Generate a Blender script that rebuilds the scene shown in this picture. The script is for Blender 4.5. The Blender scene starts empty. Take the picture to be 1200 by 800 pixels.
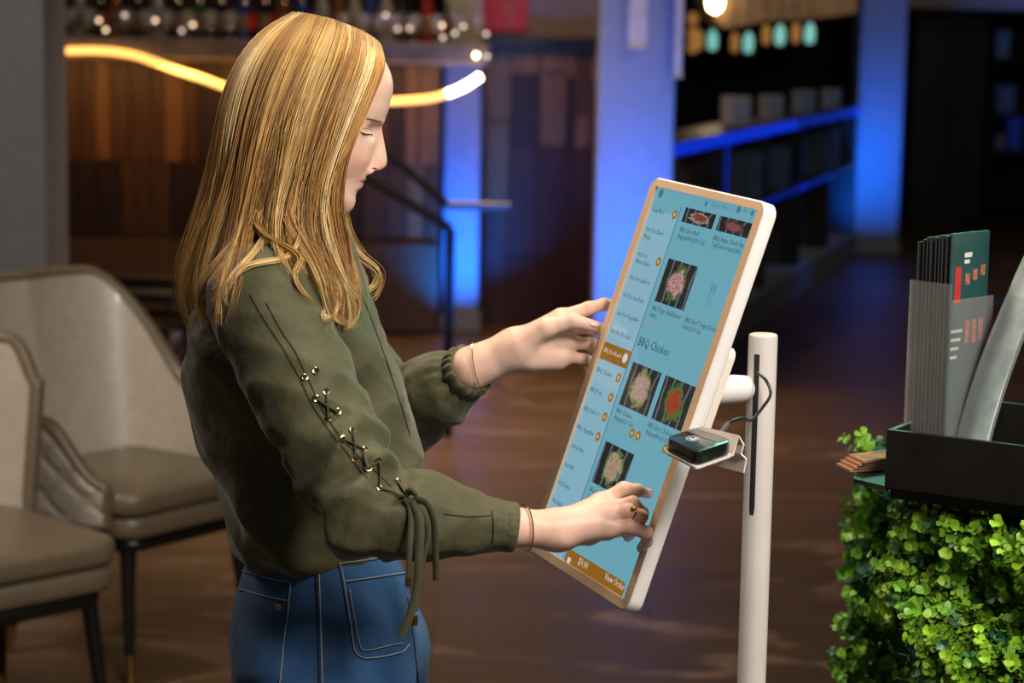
import bpy, bmesh, math, random
import numpy as np
from mathutils import Vector, Matrix
from mathutils.bvhtree import BVHTree
random.seed(7); RNG = np.random.default_rng(7)
S = bpy.context.scene; COL = S.collection
V3 = lambda *a: np.array(a, float)

# ------------------------------------------------------------------ camera
FPX = 2500.0; CAMZ = 1.6; ROLL = math.radians(1.0); PITCH = math.atan((400 - 45) / FPX)
CAM = V3(0, 0, CAMZ)
_fw = V3(0, math.cos(PITCH), -math.sin(PITCH)); _r = V3(1, 0, 0); _u = np.cross(_r, _fw)
_r, _u = math.cos(ROLL) * _r + math.sin(ROLL) * _u, -math.sin(ROLL) * _r + math.cos(ROLL) * _u
cd = bpy.data.cameras.new('camera'); cam = bpy.data.objects.new('camera', cd); COL.objects.link(cam)
cd.sensor_width = 36.0; cd.lens = 36.0 * FPX / 1200.0; cd.clip_start = .05; cd.clip_end = 200
M = Matrix.Identity(4)
for i in range(3):
    M[i][0] = _r[i]; M[i][1] = _u[i]; M[i][2] = -_fw[i]; M[i][3] = CAM[i]
cam.matrix_world = M
cd.dof.use_dof = True; cd.dof.focus_distance = 2.56; cd.dof.aperture_fstop = 5.0
S.camera = cam

def ray(px, py): return _fw + _r * ((px - 600) / FPX) - _u * ((py - 400) / FPX)
def at_y(px, py, Y): d = ray(px, py); return CAM + d * (Y / d[1])
def at_z(px, py, Z): d = ray(px, py); return CAM + d * ((Z - CAMZ) / d[2])

def pix(w_):
    d = np.asarray(w_) - CAM; z = d @ _fw; return 600 + FPX * (d @ _r) / z, 400 - FPX * (d @ _u) / z

# ------------------------------------------------------------------ world, lights, exposure
S.view_settings.view_transform = 'Standard'; S.view_settings.look = 'None'
S.view_settings.exposure = 0.0; S.view_settings.gamma = 1.0; S.view_settings.use_curve_mapping = False
w = bpy.data.worlds.new('World'); S.world = w; w.use_nodes = True
w.node_tree.nodes['Background'].inputs[0].default_value = (1.0, .86, .74, 1)
w.node_tree.nodes['Background'].inputs[1].default_value = .10

def area(name, loc, target, size, power, col, sy=None, spread=180):
    l = bpy.data.lights.new(name, 'AREA'); l.energy = power; l.color = col
    l.shape = 'RECTANGLE' if sy else 'SQUARE'; l.size = size
    if sy: l.size_y = sy
    l.spread = math.radians(spread)
    o = bpy.data.objects.new(name, l); COL.objects.link(o); o.location = loc
    o.rotation_euler = (Vector(target) - Vector(loc)).to_track_quat('-Z', 'Y').to_euler()
    return o
# ceiling panel over the kiosk, in front of the woman
area('ceiling_light_front', (1.1, 0.5, 2.9), (0.0, 2.6, 1.2), .55, 66, (1.0, .91, .83))
# hair light added above and behind the woman, no panel there
area('hair_light', (-0.2, 3.1, 2.95), (-0.25, 2.6, 1.5), .4, 34, (1.0, .84, .62))
# warm dining-room ceiling lamps
area('ceiling_light_dining', (-2.4, 4.3, 3.1), (-1.6, 5.6, 0.4), .8, 62, (1.0, .86, .70))
area('ceiling_light_host', (1.5, 1.5, 2.9), (1.0, 2.6, 0.9), .5, 46, (1.0, .92, .78))
area('ceiling_light_aisle', (-0.6, 8.6, 3.2), (-0.6, 8.6, 0), 1.2, 62, (1.0, .68, .40), None, 95)
area('bar_fill_light', (-1.2, 10.4, 3.2), (-1.2, 11.6, .9), 1.6, 9, (1.0, .62, .30), .5)  # added warm light over the bar, warms planks and floor
area('timber_fill_light', (0.15, 10.9, 3.0), (0.2, 12.0, 1.3), .4, 24, (1.0, .58, .26))  # added unseen light to brighten the timber wall
area('ceiling_light_far', (3.2, 14.0, 3.2), (3.0, 15.5, 0), .8, 14, (1.0, .88, .75))
area('bar_led_glow', (-1.5, 11.02, 1.42), (-1.5, 11.5, .75), 2.3, 9, (1.0, .50, .14), .03)
# added green light beyond the kiosk, no fixture; tints hair and blouse
area('green_fill_light', (0.75, 3.9, 1.75), (-0.2, 2.65, 1.25), .3, 3.2, (.30, 1.0, .62))

# ------------------------------------------------------------------ helpers
MATS = {}
def pmat(name, base, rough=.5, metal=0., var=.12, scale=18., bump=0., bscale=None, emis=None, estr=0., spec=.5,
         trans=0., sss=0., sheen=0., coat=0., alt=None, aniso=0., stretch=None, alpha=1., rnd=0., ior=1.45, vcol=None):
    if name in MATS: return MATS[name]
    m = bpy.data.materials.new(name); m.use_nodes = True; nt = m.node_tree; N = nt.nodes; L = nt.links
    b = N['Principled BSDF']
    tc = N.new('ShaderNodeTexCoord'); src = tc.outputs['Object']
    if stretch:
        mp = N.new('ShaderNodeMapping'); mp.inputs['Scale'].default_value = stretch; L.new(src, mp.inputs[0]); src = mp.outputs[0]
    nz = N.new('ShaderNodeTexNoise'); nz.inputs['Scale'].default_value = scale; nz.inputs['Detail'].default_value = 5
    L.new(src, nz.inputs['Vector'])
    mx = N.new('ShaderNodeMix'); mx.data_type = 'RGBA'
    base = tuple(base); alt = alt or tuple(max(0, c * (1 - 2 * var)) for c in base)
    mx.inputs[6].default_value = (*base, 1); mx.inputs[7].default_value = (*alt, 1)
    rp = N.new('ShaderNodeMapRange'); rp.inputs[1].default_value = .35; rp.inputs[2].default_value = .68
    L.new(nz.outputs[0], rp.inputs[0]); L.new(rp.outputs[0], mx.inputs[0])
    out = mx.outputs[2]
    if vcol:
        at = N.new('ShaderNodeAttribute'); at.attribute_name = vcol
        ml = N.new('ShaderNodeMix'); ml.data_type = 'RGBA'; ml.blend_type = 'MULTIPLY'; ml.inputs[0].default_value = 1
        L.new(out, ml.inputs[6]); L.new(at.outputs['Color'], ml.inputs[7]); out = ml.outputs[2]
    if rnd:
        oi = N.new('ShaderNodeObjectInfo'); hs = N.new('ShaderNodeHueSaturation')
        mr = N.new('ShaderNodeMapRange'); mr.inputs[3].default_value = 1 - rnd; mr.inputs[4].default_value = 1 + rnd
        L.new(oi.outputs['Random'], mr.inputs[0]); L.new(mr.outputs[0], hs.inputs['Value']); L.new(out, hs.inputs['Color']); out = hs.outputs[0]
    L.new(out, b.inputs['Base Color'])
    b.inputs['Roughness'].default_value = rough; b.inputs['Metallic'].default_value = metal
    b.inputs['Specular IOR Level'].default_value = spec; b.inputs['IOR'].default_value = ior
    b.inputs['Transmission Weight'].default_value = trans; b.inputs['Alpha'].default_value = alpha
    if sss:
        b.inputs['Subsurface Weight'].default_value = sss; b.inputs['Subsurface Radius'].default_value = (1, .35, .2); b.inputs['Subsurface Scale'].default_value = .006
    if sheen: b.inputs['Sheen Weight'].default_value = sheen; b.inputs['Sheen Roughness'].default_value = .4
    if coat: b.inputs['Coat Weight'].default_value = coat
    if aniso: b.inputs['Anisotropic'].default_value = aniso
    if emis: b.inputs['Emission Color'].default_value = (*emis, 1); b.inputs['Emission Strength'].default_value = estr
    if bump:
        n2 = N.new('ShaderNodeTexNoise'); n2.inputs['Scale'].default_value = bscale or scale * 4; n2.inputs['Detail'].default_value = 4
        L.new(src, n2.inputs['Vector'])
        bp = N.new('ShaderNodeBump'); bp.inputs['Strength'].default_value = bump; bp.inputs['Distance'].default_value = .01
        L.new(n2.outputs[0], bp.inputs['Height']); L.new(bp.outputs[0], b.inputs['Normal'])
    MATS[name] = m; return m

class MB:
    """collects shapes; build() links them as one mesh object"""
    def __init__(s): s.v = []; s.f = []; s.n = 0
    def add(s, v, f):
        v = np.asarray(v, float).reshape(-1, 3); s.v.append(v); s.f += [tuple(int(i) + s.n for i in q) for q in f]; s.n += len(v); return s
    def box(s, lo, hi, bev=0., R=None, c=None):
        lo = np.asarray(lo, float); hi = np.asarray(hi, float)
        bm = bmesh.new(); bmesh.ops.create_cube(bm, size=1)
        for v in bm.verts: v.co = Vector((lo + hi) / 2 + np.array(v.co) * (hi - lo))
        if bev: bmesh.ops.bevel(bm, geom=bm.edges[:], offset=bev, segments=2, affect='EDGES', profile=.5)
        return s._bm(bm, R, c)
    def _bm(s, bm, R=None, c=None):
        bm.verts.ensure_lookup_table(); bm.verts.index_update()
        v = np.array([x.co for x in bm.verts]); f = [[x.index for x in q.verts] for q in bm.faces]; bm.free()
        if R is not None: v = v @ np.asarray(R).T
        if c is not None: v = v + np.asarray(c)
        return s.add(v, f)
    def tube(s, pts, rad, seg=10, cap=True, flat=1., up=None):
        pts = np.asarray(pts, float); n = len(pts); rad = np.broadcast_to(np.asarray(rad, float), (n,))
        t = np.gradient(pts, axis=0); t /= np.linalg.norm(t, axis=1)[:, None] + 1e-12
        u = np.array(up if up is not None else ([0, 0, 1.] if abs(t[0][2]) < .9 else [1., 0, 0])); vs = []
        for i in range(n):
            u = u - t[i] * (u @ t[i]); u /= np.linalg.norm(u) + 1e-12; b = np.cross(t[i], u)
            a = np.arange(seg) * 2 * math.pi / seg
            vs.append(pts[i] + rad[i] * (np.cos(a)[:, None] * u * flat + np.sin(a)[:, None] * b))
        f = [(i * seg + j, i * seg + (j + 1) % seg, (i + 1) * seg + (j + 1) % seg, (i + 1) * seg + j) for i in range(n - 1) for j in range(seg)]
        if cap: f += [tuple(range(seg))[::-1], tuple(range((n - 1) * seg, n * seg))]
        return s.add(np.concatenate(vs), f)
    def lathe(s, prof, c=(0, 0, 0), seg=20):
        vs = []; a = np.arange(seg) * 2 * math.pi / seg
        for r, z in prof: vs.append(np.stack([r * np.cos(a), r * np.sin(a), np.full(seg, z)], -1))
        n = len(prof)
        f = [(i * seg + j, i * seg + (j + 1) % seg, (i + 1) * seg + (j + 1) % seg, (i + 1) * seg + j) for i in range(n - 1) for j in range(seg)]
        f += [tuple(range(seg))[::-1], tuple(range((n - 1) * seg, n * seg))]
        return s.add(np.concatenate(vs) + np.asarray(c), f)
    def prism(s, poly, d):
        """poly: list of 3D points (planar), extruded by vector d"""
        p = np.asarray(poly, float); n = len(p)
        f = [tuple(range(n))[::-1], tuple(range(n, 2 * n))] + [(i, (i + 1) % n, n + (i + 1) % n, n + i) for i in range(n)]
        return s.add(np.concatenate([p, p + np.asarray(d)]), f)
    def mesh(s, name):
        me = bpy.data.meshes.new(name); v = np.concatenate(s.v); me.from_pydata(v.tolist(), [], s.f); me.update(); return me

def tag(o, label=None, cat=None, group=None, kind=None):
    if label: o['label'] = label
    if cat: o['category'] = cat
    if group: o['group'] = group
    if kind: o['kind'] = kind
    return o
def thing(name, loc, label, cat, group=None, rz=0):
    o = bpy.data.objects.new(name, None); COL.objects.link(o); o.location = [float(x) for x in loc]; o.rotation_euler = (0, 0, rz)
    o.empty_display_size = .1
    return tag(o, label, cat, group)
def _rootoff(p):
    off = np.zeros(3)
    while p is not None: off += np.array(p.location); p = p.parent
    return off
def obj(name, mb, mat, parent=None, label=None, cat=None, group=None, kind=None, smooth=True, local=False, ang=40, loc=None):
    """mesh given in world coordinates (or the parent's own, local=True)"""
    me = mb if isinstance(mb, bpy.types.Mesh) else mb.mesh(name)
    o = bpy.data.objects.new(name, me); COL.objects.link(o)
    if mat is not None and not me.materials:
        for m_ in (mat if isinstance(mat, (list, tuple)) else [mat]): me.materials.append(m_)
    if parent is not None:
        o.parent = parent
        if not local: me.transform(Matrix.Translation(Vector(-_rootoff(parent))))
    elif not local:
        co = np.empty(len(me.vertices) * 3); me.vertices.foreach_get('co', co); co = co.reshape(-1, 3)
        c = (co.min(0) + co.max(0)) / 2; c[2] = co[:, 2].min()
        me.transform(Matrix.Translation(Vector(-c))); o.location = [float(x) for x in c]
    if smooth:
        me.polygons.foreach_set('use_smooth', [True] * len(me.polygons))
        if ang: me.set_sharp_from_angle(angle=math.radians(ang))
    return tag(o, label, cat, group, kind)
def dup(root, loc=None, rz=None, label=None, parent=None):
    r = root.copy(); COL.objects.link(r)
    if parent is not None: r.parent = parent
    if loc is not None: r.location = [float(x) for x in loc]
    if rz is not None: r.rotation_euler = (0, 0, rz)
    if label: r['label'] = label
    for ch in list(root.children): dup(ch, parent=r)
    return r
def smoothstep(a, b, x): t = np.clip((x - a) / (b - a), 0, 1); return t * t * (3 - 2 * t)
def spline(pts, n):
    """Catmull-Rom through pts, n samples (any dimension)"""
    p = np.asarray(pts, float); k = len(p)
    p = np.concatenate([[2 * p[0] - p[1]], p, [2 * p[-1] - p[-2]]])
    t = np.linspace(0, k - 1 - 1e-9, n); i = t.astype(int); u = (t - i)[:, None]
    a, b, c, d = p[i], p[i + 1], p[i + 2], p[i + 3]
    return .5 * (2 * b + (c - a) * u + (2 * a - 5 * b + 4 * c - d) * u * u + (3 * b - 3 * c + d - a) * u ** 3)

# ================================================================== THE ROOM
def floor_material():
    m = bpy.data.materials.new('dark_marble'); m.use_nodes = True; nt = m.node_tree; N = nt.nodes; L = nt.links; b = N['Principled BSDF']
    tc = N.new('ShaderNodeTexCoord'); ge = N.new('ShaderNodeNewGeometry')
    nz = N.new('ShaderNodeTexNoise'); nz.inputs['Scale'].default_value = .9; nz.inputs['Detail'].default_value = 7; nz.inputs['Distortion'].default_value = 1.2
    mp = N.new('ShaderNodeMapping'); mp.inputs['Scale'].default_value = (.55, 1.3, 1); L.new(ge.outputs['Position'], mp.inputs[0]); L.new(mp.outputs[0], nz.inputs['Vector'])
    # thin veins where the noise crosses its middle value
    sb = N.new('ShaderNodeMath'); sb.operation = 'SUBTRACT'; sb.inputs[1].default_value = .5; L.new(nz.outputs[0], sb.inputs[0])
    ab = N.new('ShaderNodeMath'); ab.operation = 'ABSOLUTE'; L.new(sb.outputs[0], ab.inputs[0])
    mr = N.new('ShaderNodeMapRange'); mr.inputs[1].default_value = 0; mr.inputs[2].default_value = .016; mr.inputs[3].default_value = .9; mr.inputs[4].default_value = 0
    L.new(ab.outputs[0], mr.inputs[0])
    n2 = N.new('ShaderNodeTexNoise'); n2.inputs['Scale'].default_value = 1.1; n2.inputs['Detail'].default_value = 3; L.new(ge.outputs['Position'], n2.inputs['Vector'])
    m2 = N.new('ShaderNodeMapRange'); m2.inputs[1].default_value = .40; m2.inputs[2].default_value = .58; L.new(n2.outputs[0], m2.inputs[0])
    mu = N.new('ShaderNodeMath'); mu.operation = 'MULTIPLY'; L.new(mr.outputs[0], mu.inputs[0]); L.new(m2.outputs[0], mu.inputs[1])
    n3 = N.new('ShaderNodeTexNoise'); n3.inputs['Scale'].default_value = 3; n3.inputs['Detail'].default_value = 6; L.new(mp.outputs[0], n3.inputs['Vector'])
    c1 = N.new('ShaderNodeMix'); c1.data_type = 'RGBA'; c1.inputs[6].default_value = (.052, .031, .016, 1); c1.inputs[7].default_value = (.105, .062, .030, 1); L.new(n3.outputs[0], c1.inputs[0])
    c2 = N.new('ShaderNodeMix'); c2.data_type = 'RGBA'; c2.inputs[7].default_value = (.26, .17, .11, 1); L.new(c1.outputs[2], c2.inputs[6]); L.new(mu.outputs[0], c2.inputs[0])
    L.new(c2.outputs[2], b.inputs['Base Color']); b.inputs['Roughness'].default_value = .22
    mr3 = N.new('ShaderNodeMapRange'); mr3.inputs[3].default_value = .30; mr3.inputs[4].default_value = .55; b.inputs['Specular IOR Level'].default_value = .2; L.new(n3.outputs[0], mr3.inputs[0]); L.new(mr3.outputs[0], b.inputs['Roughness'])
    return m
FLOOR = floor_material()
flo = obj('floor', MB().box((-7, -3, -.06), (9, 24, -.004)), pmat('grout', (.05, .036, .026), .6), kind='structure', smooth=False)
tme = None
for j in range(28):
    for i in range(10):
        x = -5.6 + 1.2 * i + (.6 if j % 2 else 0); y = 4.3 + .6 * j
        if tme is None:
            tme = MB().box((-.5985, -.2985, -.006), (.5985, .2985, 0), .0015).mesh('floor_tile'); tme.materials.append(FLOOR)
        o = bpy.data.objects.new('floor_tile', tme); COL.objects.link(o); o.parent = flo
        o.location = Vector((x, y, 0)) - flo.location

DARK = pmat('dark_plaster', (.022, .018, .015), .8, var=.15)
obj('ceiling', MB().box((-7, -3, 3.3), (9, 24, 3.4)), pmat('ceiling_paint', (.06, .055, .05), .8), kind='structure', smooth=False)
obj('wall_back', MB().box((-7, 13.6, -.02), (.5, 13.8, 3.4)), DARK, kind='structure', smooth=False)
obj('wall_far', MB().box((-1, 21.5, -.02), (9, 21.7, 3.4)), DARK, kind='structure', smooth=False)
obj('wall_right', MB().box((7.8, -3, -.02), (8.0, 21.5, 3.4)), DARK, kind='structure', smooth=False)
# grey wall end on the left
e = at_y(53.5, 160, 7.2)
obj('wall_left', MB().box((e[0] - 1.6, 7.2, -.02), (e[0], 7.55, 3.3), .008), pmat('grey_paint', (.115, .118, .128), .6, var=.05, bump=.05), kind='structure', smooth=False)

# ---- timber clad bar front with its planks
def wood(name, base, alt):
    return pmat(name, base, .45, alt=alt, scale=6, stretch=(9, 9, .8), bump=.12, bscale=10, spec=.35)
W_TAN = wood('plank_tan', (.150, .072, .024), (.085, .036, .011))
W_MID = wood('plank_brown', (.066, .028, .010), (.036, .014, .005))
W_DRK = wood('plank_dark', (.026, .011, .005), (.014, .006, .003))
W_RED = wood('plank_red', (.055, .017, .008), (.030, .009, .004))
YB = 11.5
zl0, zl1 = at_y(300, 72, 11.1)[2], at_y(300, 47, 11.1)[2]
xl = at_y(-40, 100, YB)[0]; xr = at_y(516, 100, YB)[0]
barw = obj('bar_counter', MB().box((xl, YB, 0), (xr, YB + .55, zl0 - .002)), pmat('bar_carcass', (.012, .008, .006), .7), smooth=False)
tag(barw, 'long bar clad in upright brown timber planks under a grey stone ledge', 'bar counter')
z_a, z_b, z_c = at_y(100, 66, YB)[2], at_y(100, 188, YB)[2], at_y(100, 276, YB)[2]
def plank(parent, x0, x1, z0, z1, Y, mat, d):
    mb = MB().box((x0 + .003, Y - d, z0 + .002), (x1 - .003, Y + .01, z1 - .002), .003)
    return obj('plank', mb, mat, parent, smooth=False)
for row, (z1, z0) in enumerate(((zl0 - .004, z_b), (z_b, z_c))):
    x = xl
    while x < xr - .02:
        wd = random.choice((.075, .09, .105, .12)); x1 = min(xr, x + wd)
        m = random.choices((W_TAN, W_MID, W_DRK), (.3, .4, .3) if row == 0 else (.12, .4, .48))[0]
        plank(barw, x, x1, z0, z1, YB, m, random.uniform(.012, .03)); x = x1
obj('kick_board', MB().box((xl, YB - .05, .02), (xr, YB + .02, z_c - .01), .006), wood('plank_kick', (.085, .044, .018), (.055, .028, .011)), barw, smooth=False)
obj('foot_plinth', MB().box((xl, YB - .012, 0), (xr, YB + .02, .02)), W_DRK, barw, smooth=False)
led = [at_y(a, b, 11.07) for a, b in ((-40, 60), (54, 60), (110, 59), (150, 63), (180, 72), (210, 83), (240, 93), (268, 103), (310, 113), (380, 119), (450, 119), (500, 116), (525, 110))]
WARM = pmat('warm_led', (1, .7, .3), .4, emis=(1, .46, .10), estr=2.6)
HOT = pmat('bright_led', (1, .8, .5), .4, emis=(1, .72, .38), estr=22)
obj('led_strip', MB().tube(spline(led, 70), .017, 8), WARM, barw, label='glowing warm light strip sagging along the planks')
obj('led_strip', MB().tube(spline([at_y(a, b, 11.07) for a, b in ((524, 110), (538, 104.5), (550, 98), (563, 89))], 14), .017, 8), HOT, barw, label='bright end of the warm light strip')
# stone ledge
xe = at_y(574, 70, 11.1)[0]
led_o = obj('bar_ledge', MB().box((xl, 11.1, zl0), (xe, YB + .3, zl1), .012), pmat('grey_stone', (.20, .165, .135), .45, alt=(.12, .10, .085), scale=9, bump=.05),
            label='grey stone ledge along the top of the timber bar', cat='ledge', smooth=False)
# back bar with red lit shelf
bb = thing('back_bar_shelf', (at_y(300, 30, 12.9)[0], 12.9, 0), 'dark back bar shelf with a glowing red strip behind the bottles', 'shelf')
xs0, xs1 = at_y(-40, 20, 12.9)[0], at_y(548, 20, 12.9)[0]
obj('cabinet', MB().box((xs0, 12.75, 0), (xs1, 13.2, at_y(300, 36, 12.9)[2]), .01), DARK, bb, smooth=False)
obj('red_panel', MB().box((xs0, 13.16, at_y(300, 34, 12.9)[2]), (xs1, 13.2, at_y(300, 16, 12.9)[2])), pmat('red_glow', (.25, .01, .01), .5, emis=(.6, .008, .01), estr=.22), bb, smooth=False)
obj('upper_board', MB().box((xs0, 12.75, at_y(300, 15, 12.9)[2]), (xs1, 13.2, at_y(300, 10, 12.9)[2]), .005), DARK, bb, smooth=False)
for q in range(5):
    xx = xs0 + (xs1 - xs0) * q / 4
    obj('upright', MB().box((xx - .02, 12.78, at_y(300, 36, 12.9)[2]), (xx + .02, 13.2, 2.4)), DARK, bb, smooth=False)
# bottles and glasses on the ledge, with added glint bulbs
GL = {k: pmat('bottle_' + k, c, .06, var=.05, spec=.8, coat=.6) for k, c in dict(black=(.006, .006, .008), green=(.01, .04, .02), amber=(.10, .035, .006), blue=(.01, .03, .16), clear=(.16, .18, .2), red=(.16, .004, .004)).items()}
LABEL_M = pmat('bottle_label', (.12, .09, .06), .6)
CAPM = pmat('bottle_cap', (.5, .36, .14), .25, metal=1)
GLASS = pmat('clear_glass', (.85, .88, .9), .03, var=0, trans=.85, spec=.6)
btype = {}
for k in GL:
    bt = thing('bottle', (0, 0, -50), 'x', 'bottle', 'bottles on the bar ledge')
    mb = MB().lathe([(.001, 0), (.036, 0), (.038, .02), (.038, .17), (.030, .205), (.014, .235), (.0135, .285), (.001, .287)], seg=14)
    obj('glass_body', mb, GL[k], bt, local=True)
    obj('paper_label', MB().lathe([(.0384, .05), (.0388, .052), (.0388, .13), (.0384, .132)], seg=14), LABEL_M, bt, local=True)
    obj('bottle_cap', MB().lathe([(.001, .268), (.0155, .268), (.0155, .300), (.001, .302)], seg=12), CAPM, bt, local=True)
    btype[k] = bt
used = set(); zt = zl1
pos = [(70, 'red'), (93, 'clear'), (116, 'black'), (135, 'amber'), (160, 'black'), (184, 'clear'), (207, 'black'), (232, 'green'), (258, 'black'), (284, 'blue'),
       (309, 'black'), (331, 'amber'), (352, 'blue'), (377, 'clear'), (396, 'amber'), (415, 'clear'), (434, 'blue'), (452, 'clear'), (472, 'black'), (500, 'red'), (532, 'clear')]
words = ['first', 'second', 'third', 'fourth', 'fifth', 'sixth', 'seventh', 'eighth', 'ninth', 'tenth', 'eleventh', 'twelfth', 'thirteenth', 'fourteenth', 'fifteenth', 'sixteenth', 'seventeenth', 'eighteenth', 'nineteenth', 'twentieth', 'twenty-first', 'twenty-second', 'twenty-third', 'twenty-fourth']
for q, (px, k) in enumerate(pos):
    p = at_y(px, 40, 11.55); lab = f'{k} glass bottle on the bar ledge, {words[q]} bottle from the grey wall'
    if k in used: dup(btype[k], (p[0], 11.55, zt), label=lab)
    else: used.add(k); btype[k].location = (p[0], 11.55, zt); btype[k]['label'] = lab
gls = None
for q, px in enumerate((82, 104, 148, 172, 195, 220, 246, 270, 402, 425, 445, 462, 485, 512, 538, 560)):
    p = at_y(px, 40, 11.28); lab = f'small stemmed glass on the bar ledge, {words[q]} glass from the grey wall'
    if gls is None:
        gls = obj('wine_glass', MB().lathe([(.001, 0), (.032, 0), (.030, .004), (.004, .010), (.0035, .055), (.020, .066), (.033, .09), (.034, .115), (.029, .145), (.0275, .145), (.031, .115), (.001, .070)], seg=14), GLASS, None, lab, 'glass', 'glasses on the bar ledge', local=True)
        gls.location = (p[0], 11.28, zt)
    else: dup(gls, (p[0], 11.28, zt), label=lab)
BULB = pmat('glint_glow', (1, .85, .6), .4, emis=(1, .72, .45), estr=3.2)  # added bulbs stand in for lamp reflections on the glasses
WBULB = pmat('glint_white', (1, .95, .9), .4, emis=(1, .80, .65), estr=1.6)
SOCK = pmat('bulb_socket', (.02, .02, .02), .4)
k0 = 0
for q, (px, py, big) in enumerate(((56, 24, 0), (116, 24, 1), (124, 35, 1), (146, 18, 0), (182, 24, 1), (226, 29, 1), (213, 36, 0), (452, 18, 0), (466, 34, 0), (480, 33, 0), (518, 30, 1), (533, 39, 0), (519, 44, 0), (543, 31, 0), (558, 65, 2), (571, 66, 0), (570, 40, 0))):
    p = at_y(px, py, 11.07)
    t = thing('glint_bulb', (p[0], p[1], p[2] - .012), f'small added bulb imitating a glass glint over the bar ledge edge, {words[q]} bulb from the grey wall', 'glint bulb', 'added glint bulbs along the bar ledge')
    obj('bulb', MB().lathe([(.001, -.010), (.008, -.006), (.0105, 0), (.008, .007), (.001, .0105)], p, 10), HOT if big == 2 else (BULB if big else WBULB), t)
    obj('socket', MB().lathe([(.001, .0105), (.005, .0105), (.005, .028), (.001, .029)], p, 8), SOCK, t)
    obj('wire', MB().tube([p + V3(0, 0, .028), p + V3(0, .012, .034), p + V3(0, .055, zt - p[2] + .001)], .0015, 5), SOCK, t)

# ---- right timber wall with red sign
YW = 12.0
x0, x1 = at_y(556, 200, YW)[0], at_y(712, 200, YW)[0]
tw = obj('wall_timber', MB().box((x0, YW, -.02), (at_y(758, 200, YW)[0], YW + .2, 3.3)), pmat('beige_wall', (.105, .082, .062), .7), kind='structure', smooth=False)
zt1 = at_y(640, 58, YW)[2]
obj('trim_1', MB().box((x0 + .02, YW - .06, zt1), (at_y(756, 200, YW)[0], YW - .001, at_y(640, 42, YW)[2]), .004), pmat('black_trim', (.006, .006, .007), .4), kind='structure', smooth=False)
cols = [556, 567, 596, 632, 662, 672, 690, 715]
cuts = [(58, 380), (58, 142, 250, 380), (58, 86, 172, 300, 395), (58, 84, 172, 395), (58, 90, 168, 260, 395), (58, 134, 173, 395), (58, 96, 175, 300, 395)]
cms = [(W_MID,), (W_TAN, W_TAN, W_MID), (W_TAN, W_DRK, W_RED, W_RED), (W_TAN, W_TAN, W_RED), (W_TAN, W_DRK, W_RED, W_RED), (W_MID, W_TAN, W_RED), (W_TAN, W_MID, W_RED, W_RED)]
for ci in range(7):
    for k in range(len(cuts[ci]) - 1):
        za, zb = at_y(cols[ci], cuts[ci][k], YW)[2], max(.0, at_y(cols[ci], cuts[ci][k + 1], YW)[2])
        if k == len(cuts[ci]) - 2: zb = 0.0
        plank(tw, at_y(cols[ci], 200, YW)[0], at_y(cols[ci + 1], 200, YW)[0], zb, za, YW, cms[ci][k], random.uniform(.012, .03))
sg = thing('red_sign', at_y(593, 39, YW - .05), 'red wall sign with faint gold marks above the timber wall', 'sign')
a, b = at_y(566, 37, YW - .03), at_y(619, -16, YW - .03)
obj('board', MB().box((a[0], YW - .03, a[2]), (b[0], YW - .002, b[2]), .004), pmat('sign_red', (.20, .008, .005), .5, emis=(.5, .01, .005), estr=.12), sg, smooth=False)
mb = MB()
for q, (u, v, ww, hh) in enumerate(((588, 6, 6, 3), (597, 6, 7, 3), (590, 14, 14, 2.5), (594, 21, 10, 2.5), (590, 28, 12, 2))):
    a = at_y(u, v + hh, YW - .034); b = at_y(u + ww, v, YW - .034); mb.box((a[0], YW - .036, a[2]), (b[0], YW - .0301, b[2]))
obj('gold_marks', mb, pmat('sign_gold', (.28, .09, .02), .5), sg, smooth=False)

# ---- pillars lit by blue floor lamps
PAINT = pmat('pillar_paint', (.19, .20, .22), .55, var=.05, bump=.04)
def pillar(pxl, pxr, pyref, Y, d, label, name='square_pillar'):
    a, b = at_y(pxl, pyref, Y), at_y(pxr, pyref, Y)
    t = thing(name, ((a[0] + b[0]) / 2, Y + d / 2, 0), label, 'pillar')
    obj('shaft', MB().box((a[0], Y, .1), (b[0], Y + d, 3.3), .012), PAINT, t, smooth=False)
    obj('base_plinth', MB().box((a[0] - .015, Y - .015, 0), (b[0] + .015, Y + d + .015, .1), .008), PAINT, t, smooth=False)
    return a[0], b[0]
pA = pillar(699.5, 789, 200, 9.5, .36, 'broad square pillar glowing blue right behind the kiosk screen')
pB = pillar(1005, 1058, 150, 16.4, .36, 'blue lit square pillar at the far end of the low divider')
pC = pillar(519, 562, 250, 11.62, .16, 'narrow bright blue pillar at the end of the timber bar')
BLUE = (.0, .15, 1.0)
def uplight(name, x, y, z, tx, ty, tz, power, sx, sy=None, col=BLUE, spread=170): return area(name, (x, y, z), (tx, ty, tz), sx, power, col, sy, spread)
uplight('blue_uplight_near', (pA[0] + pA[1]) / 2 - .1, 8.75, .15, (pA[0] + pA[1]) / 2, 9.5, .95, 17, .3, .08, spread=80)
uplight('blue_uplight_far', (pB[0] + pB[1]) / 2 - .3, 15.4, .2, (pB[0] + pB[1]) / 2, 16.4, .95, 13, .3, .08, spread=80)
uplight('blue_uplight_narrow', (pC[0] + pC[1]) / 2 + .05, 11.12, .05, (pC[0] + pC[1]) / 2, 11.62, .72, 16, .10, .08, spread=85)

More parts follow.
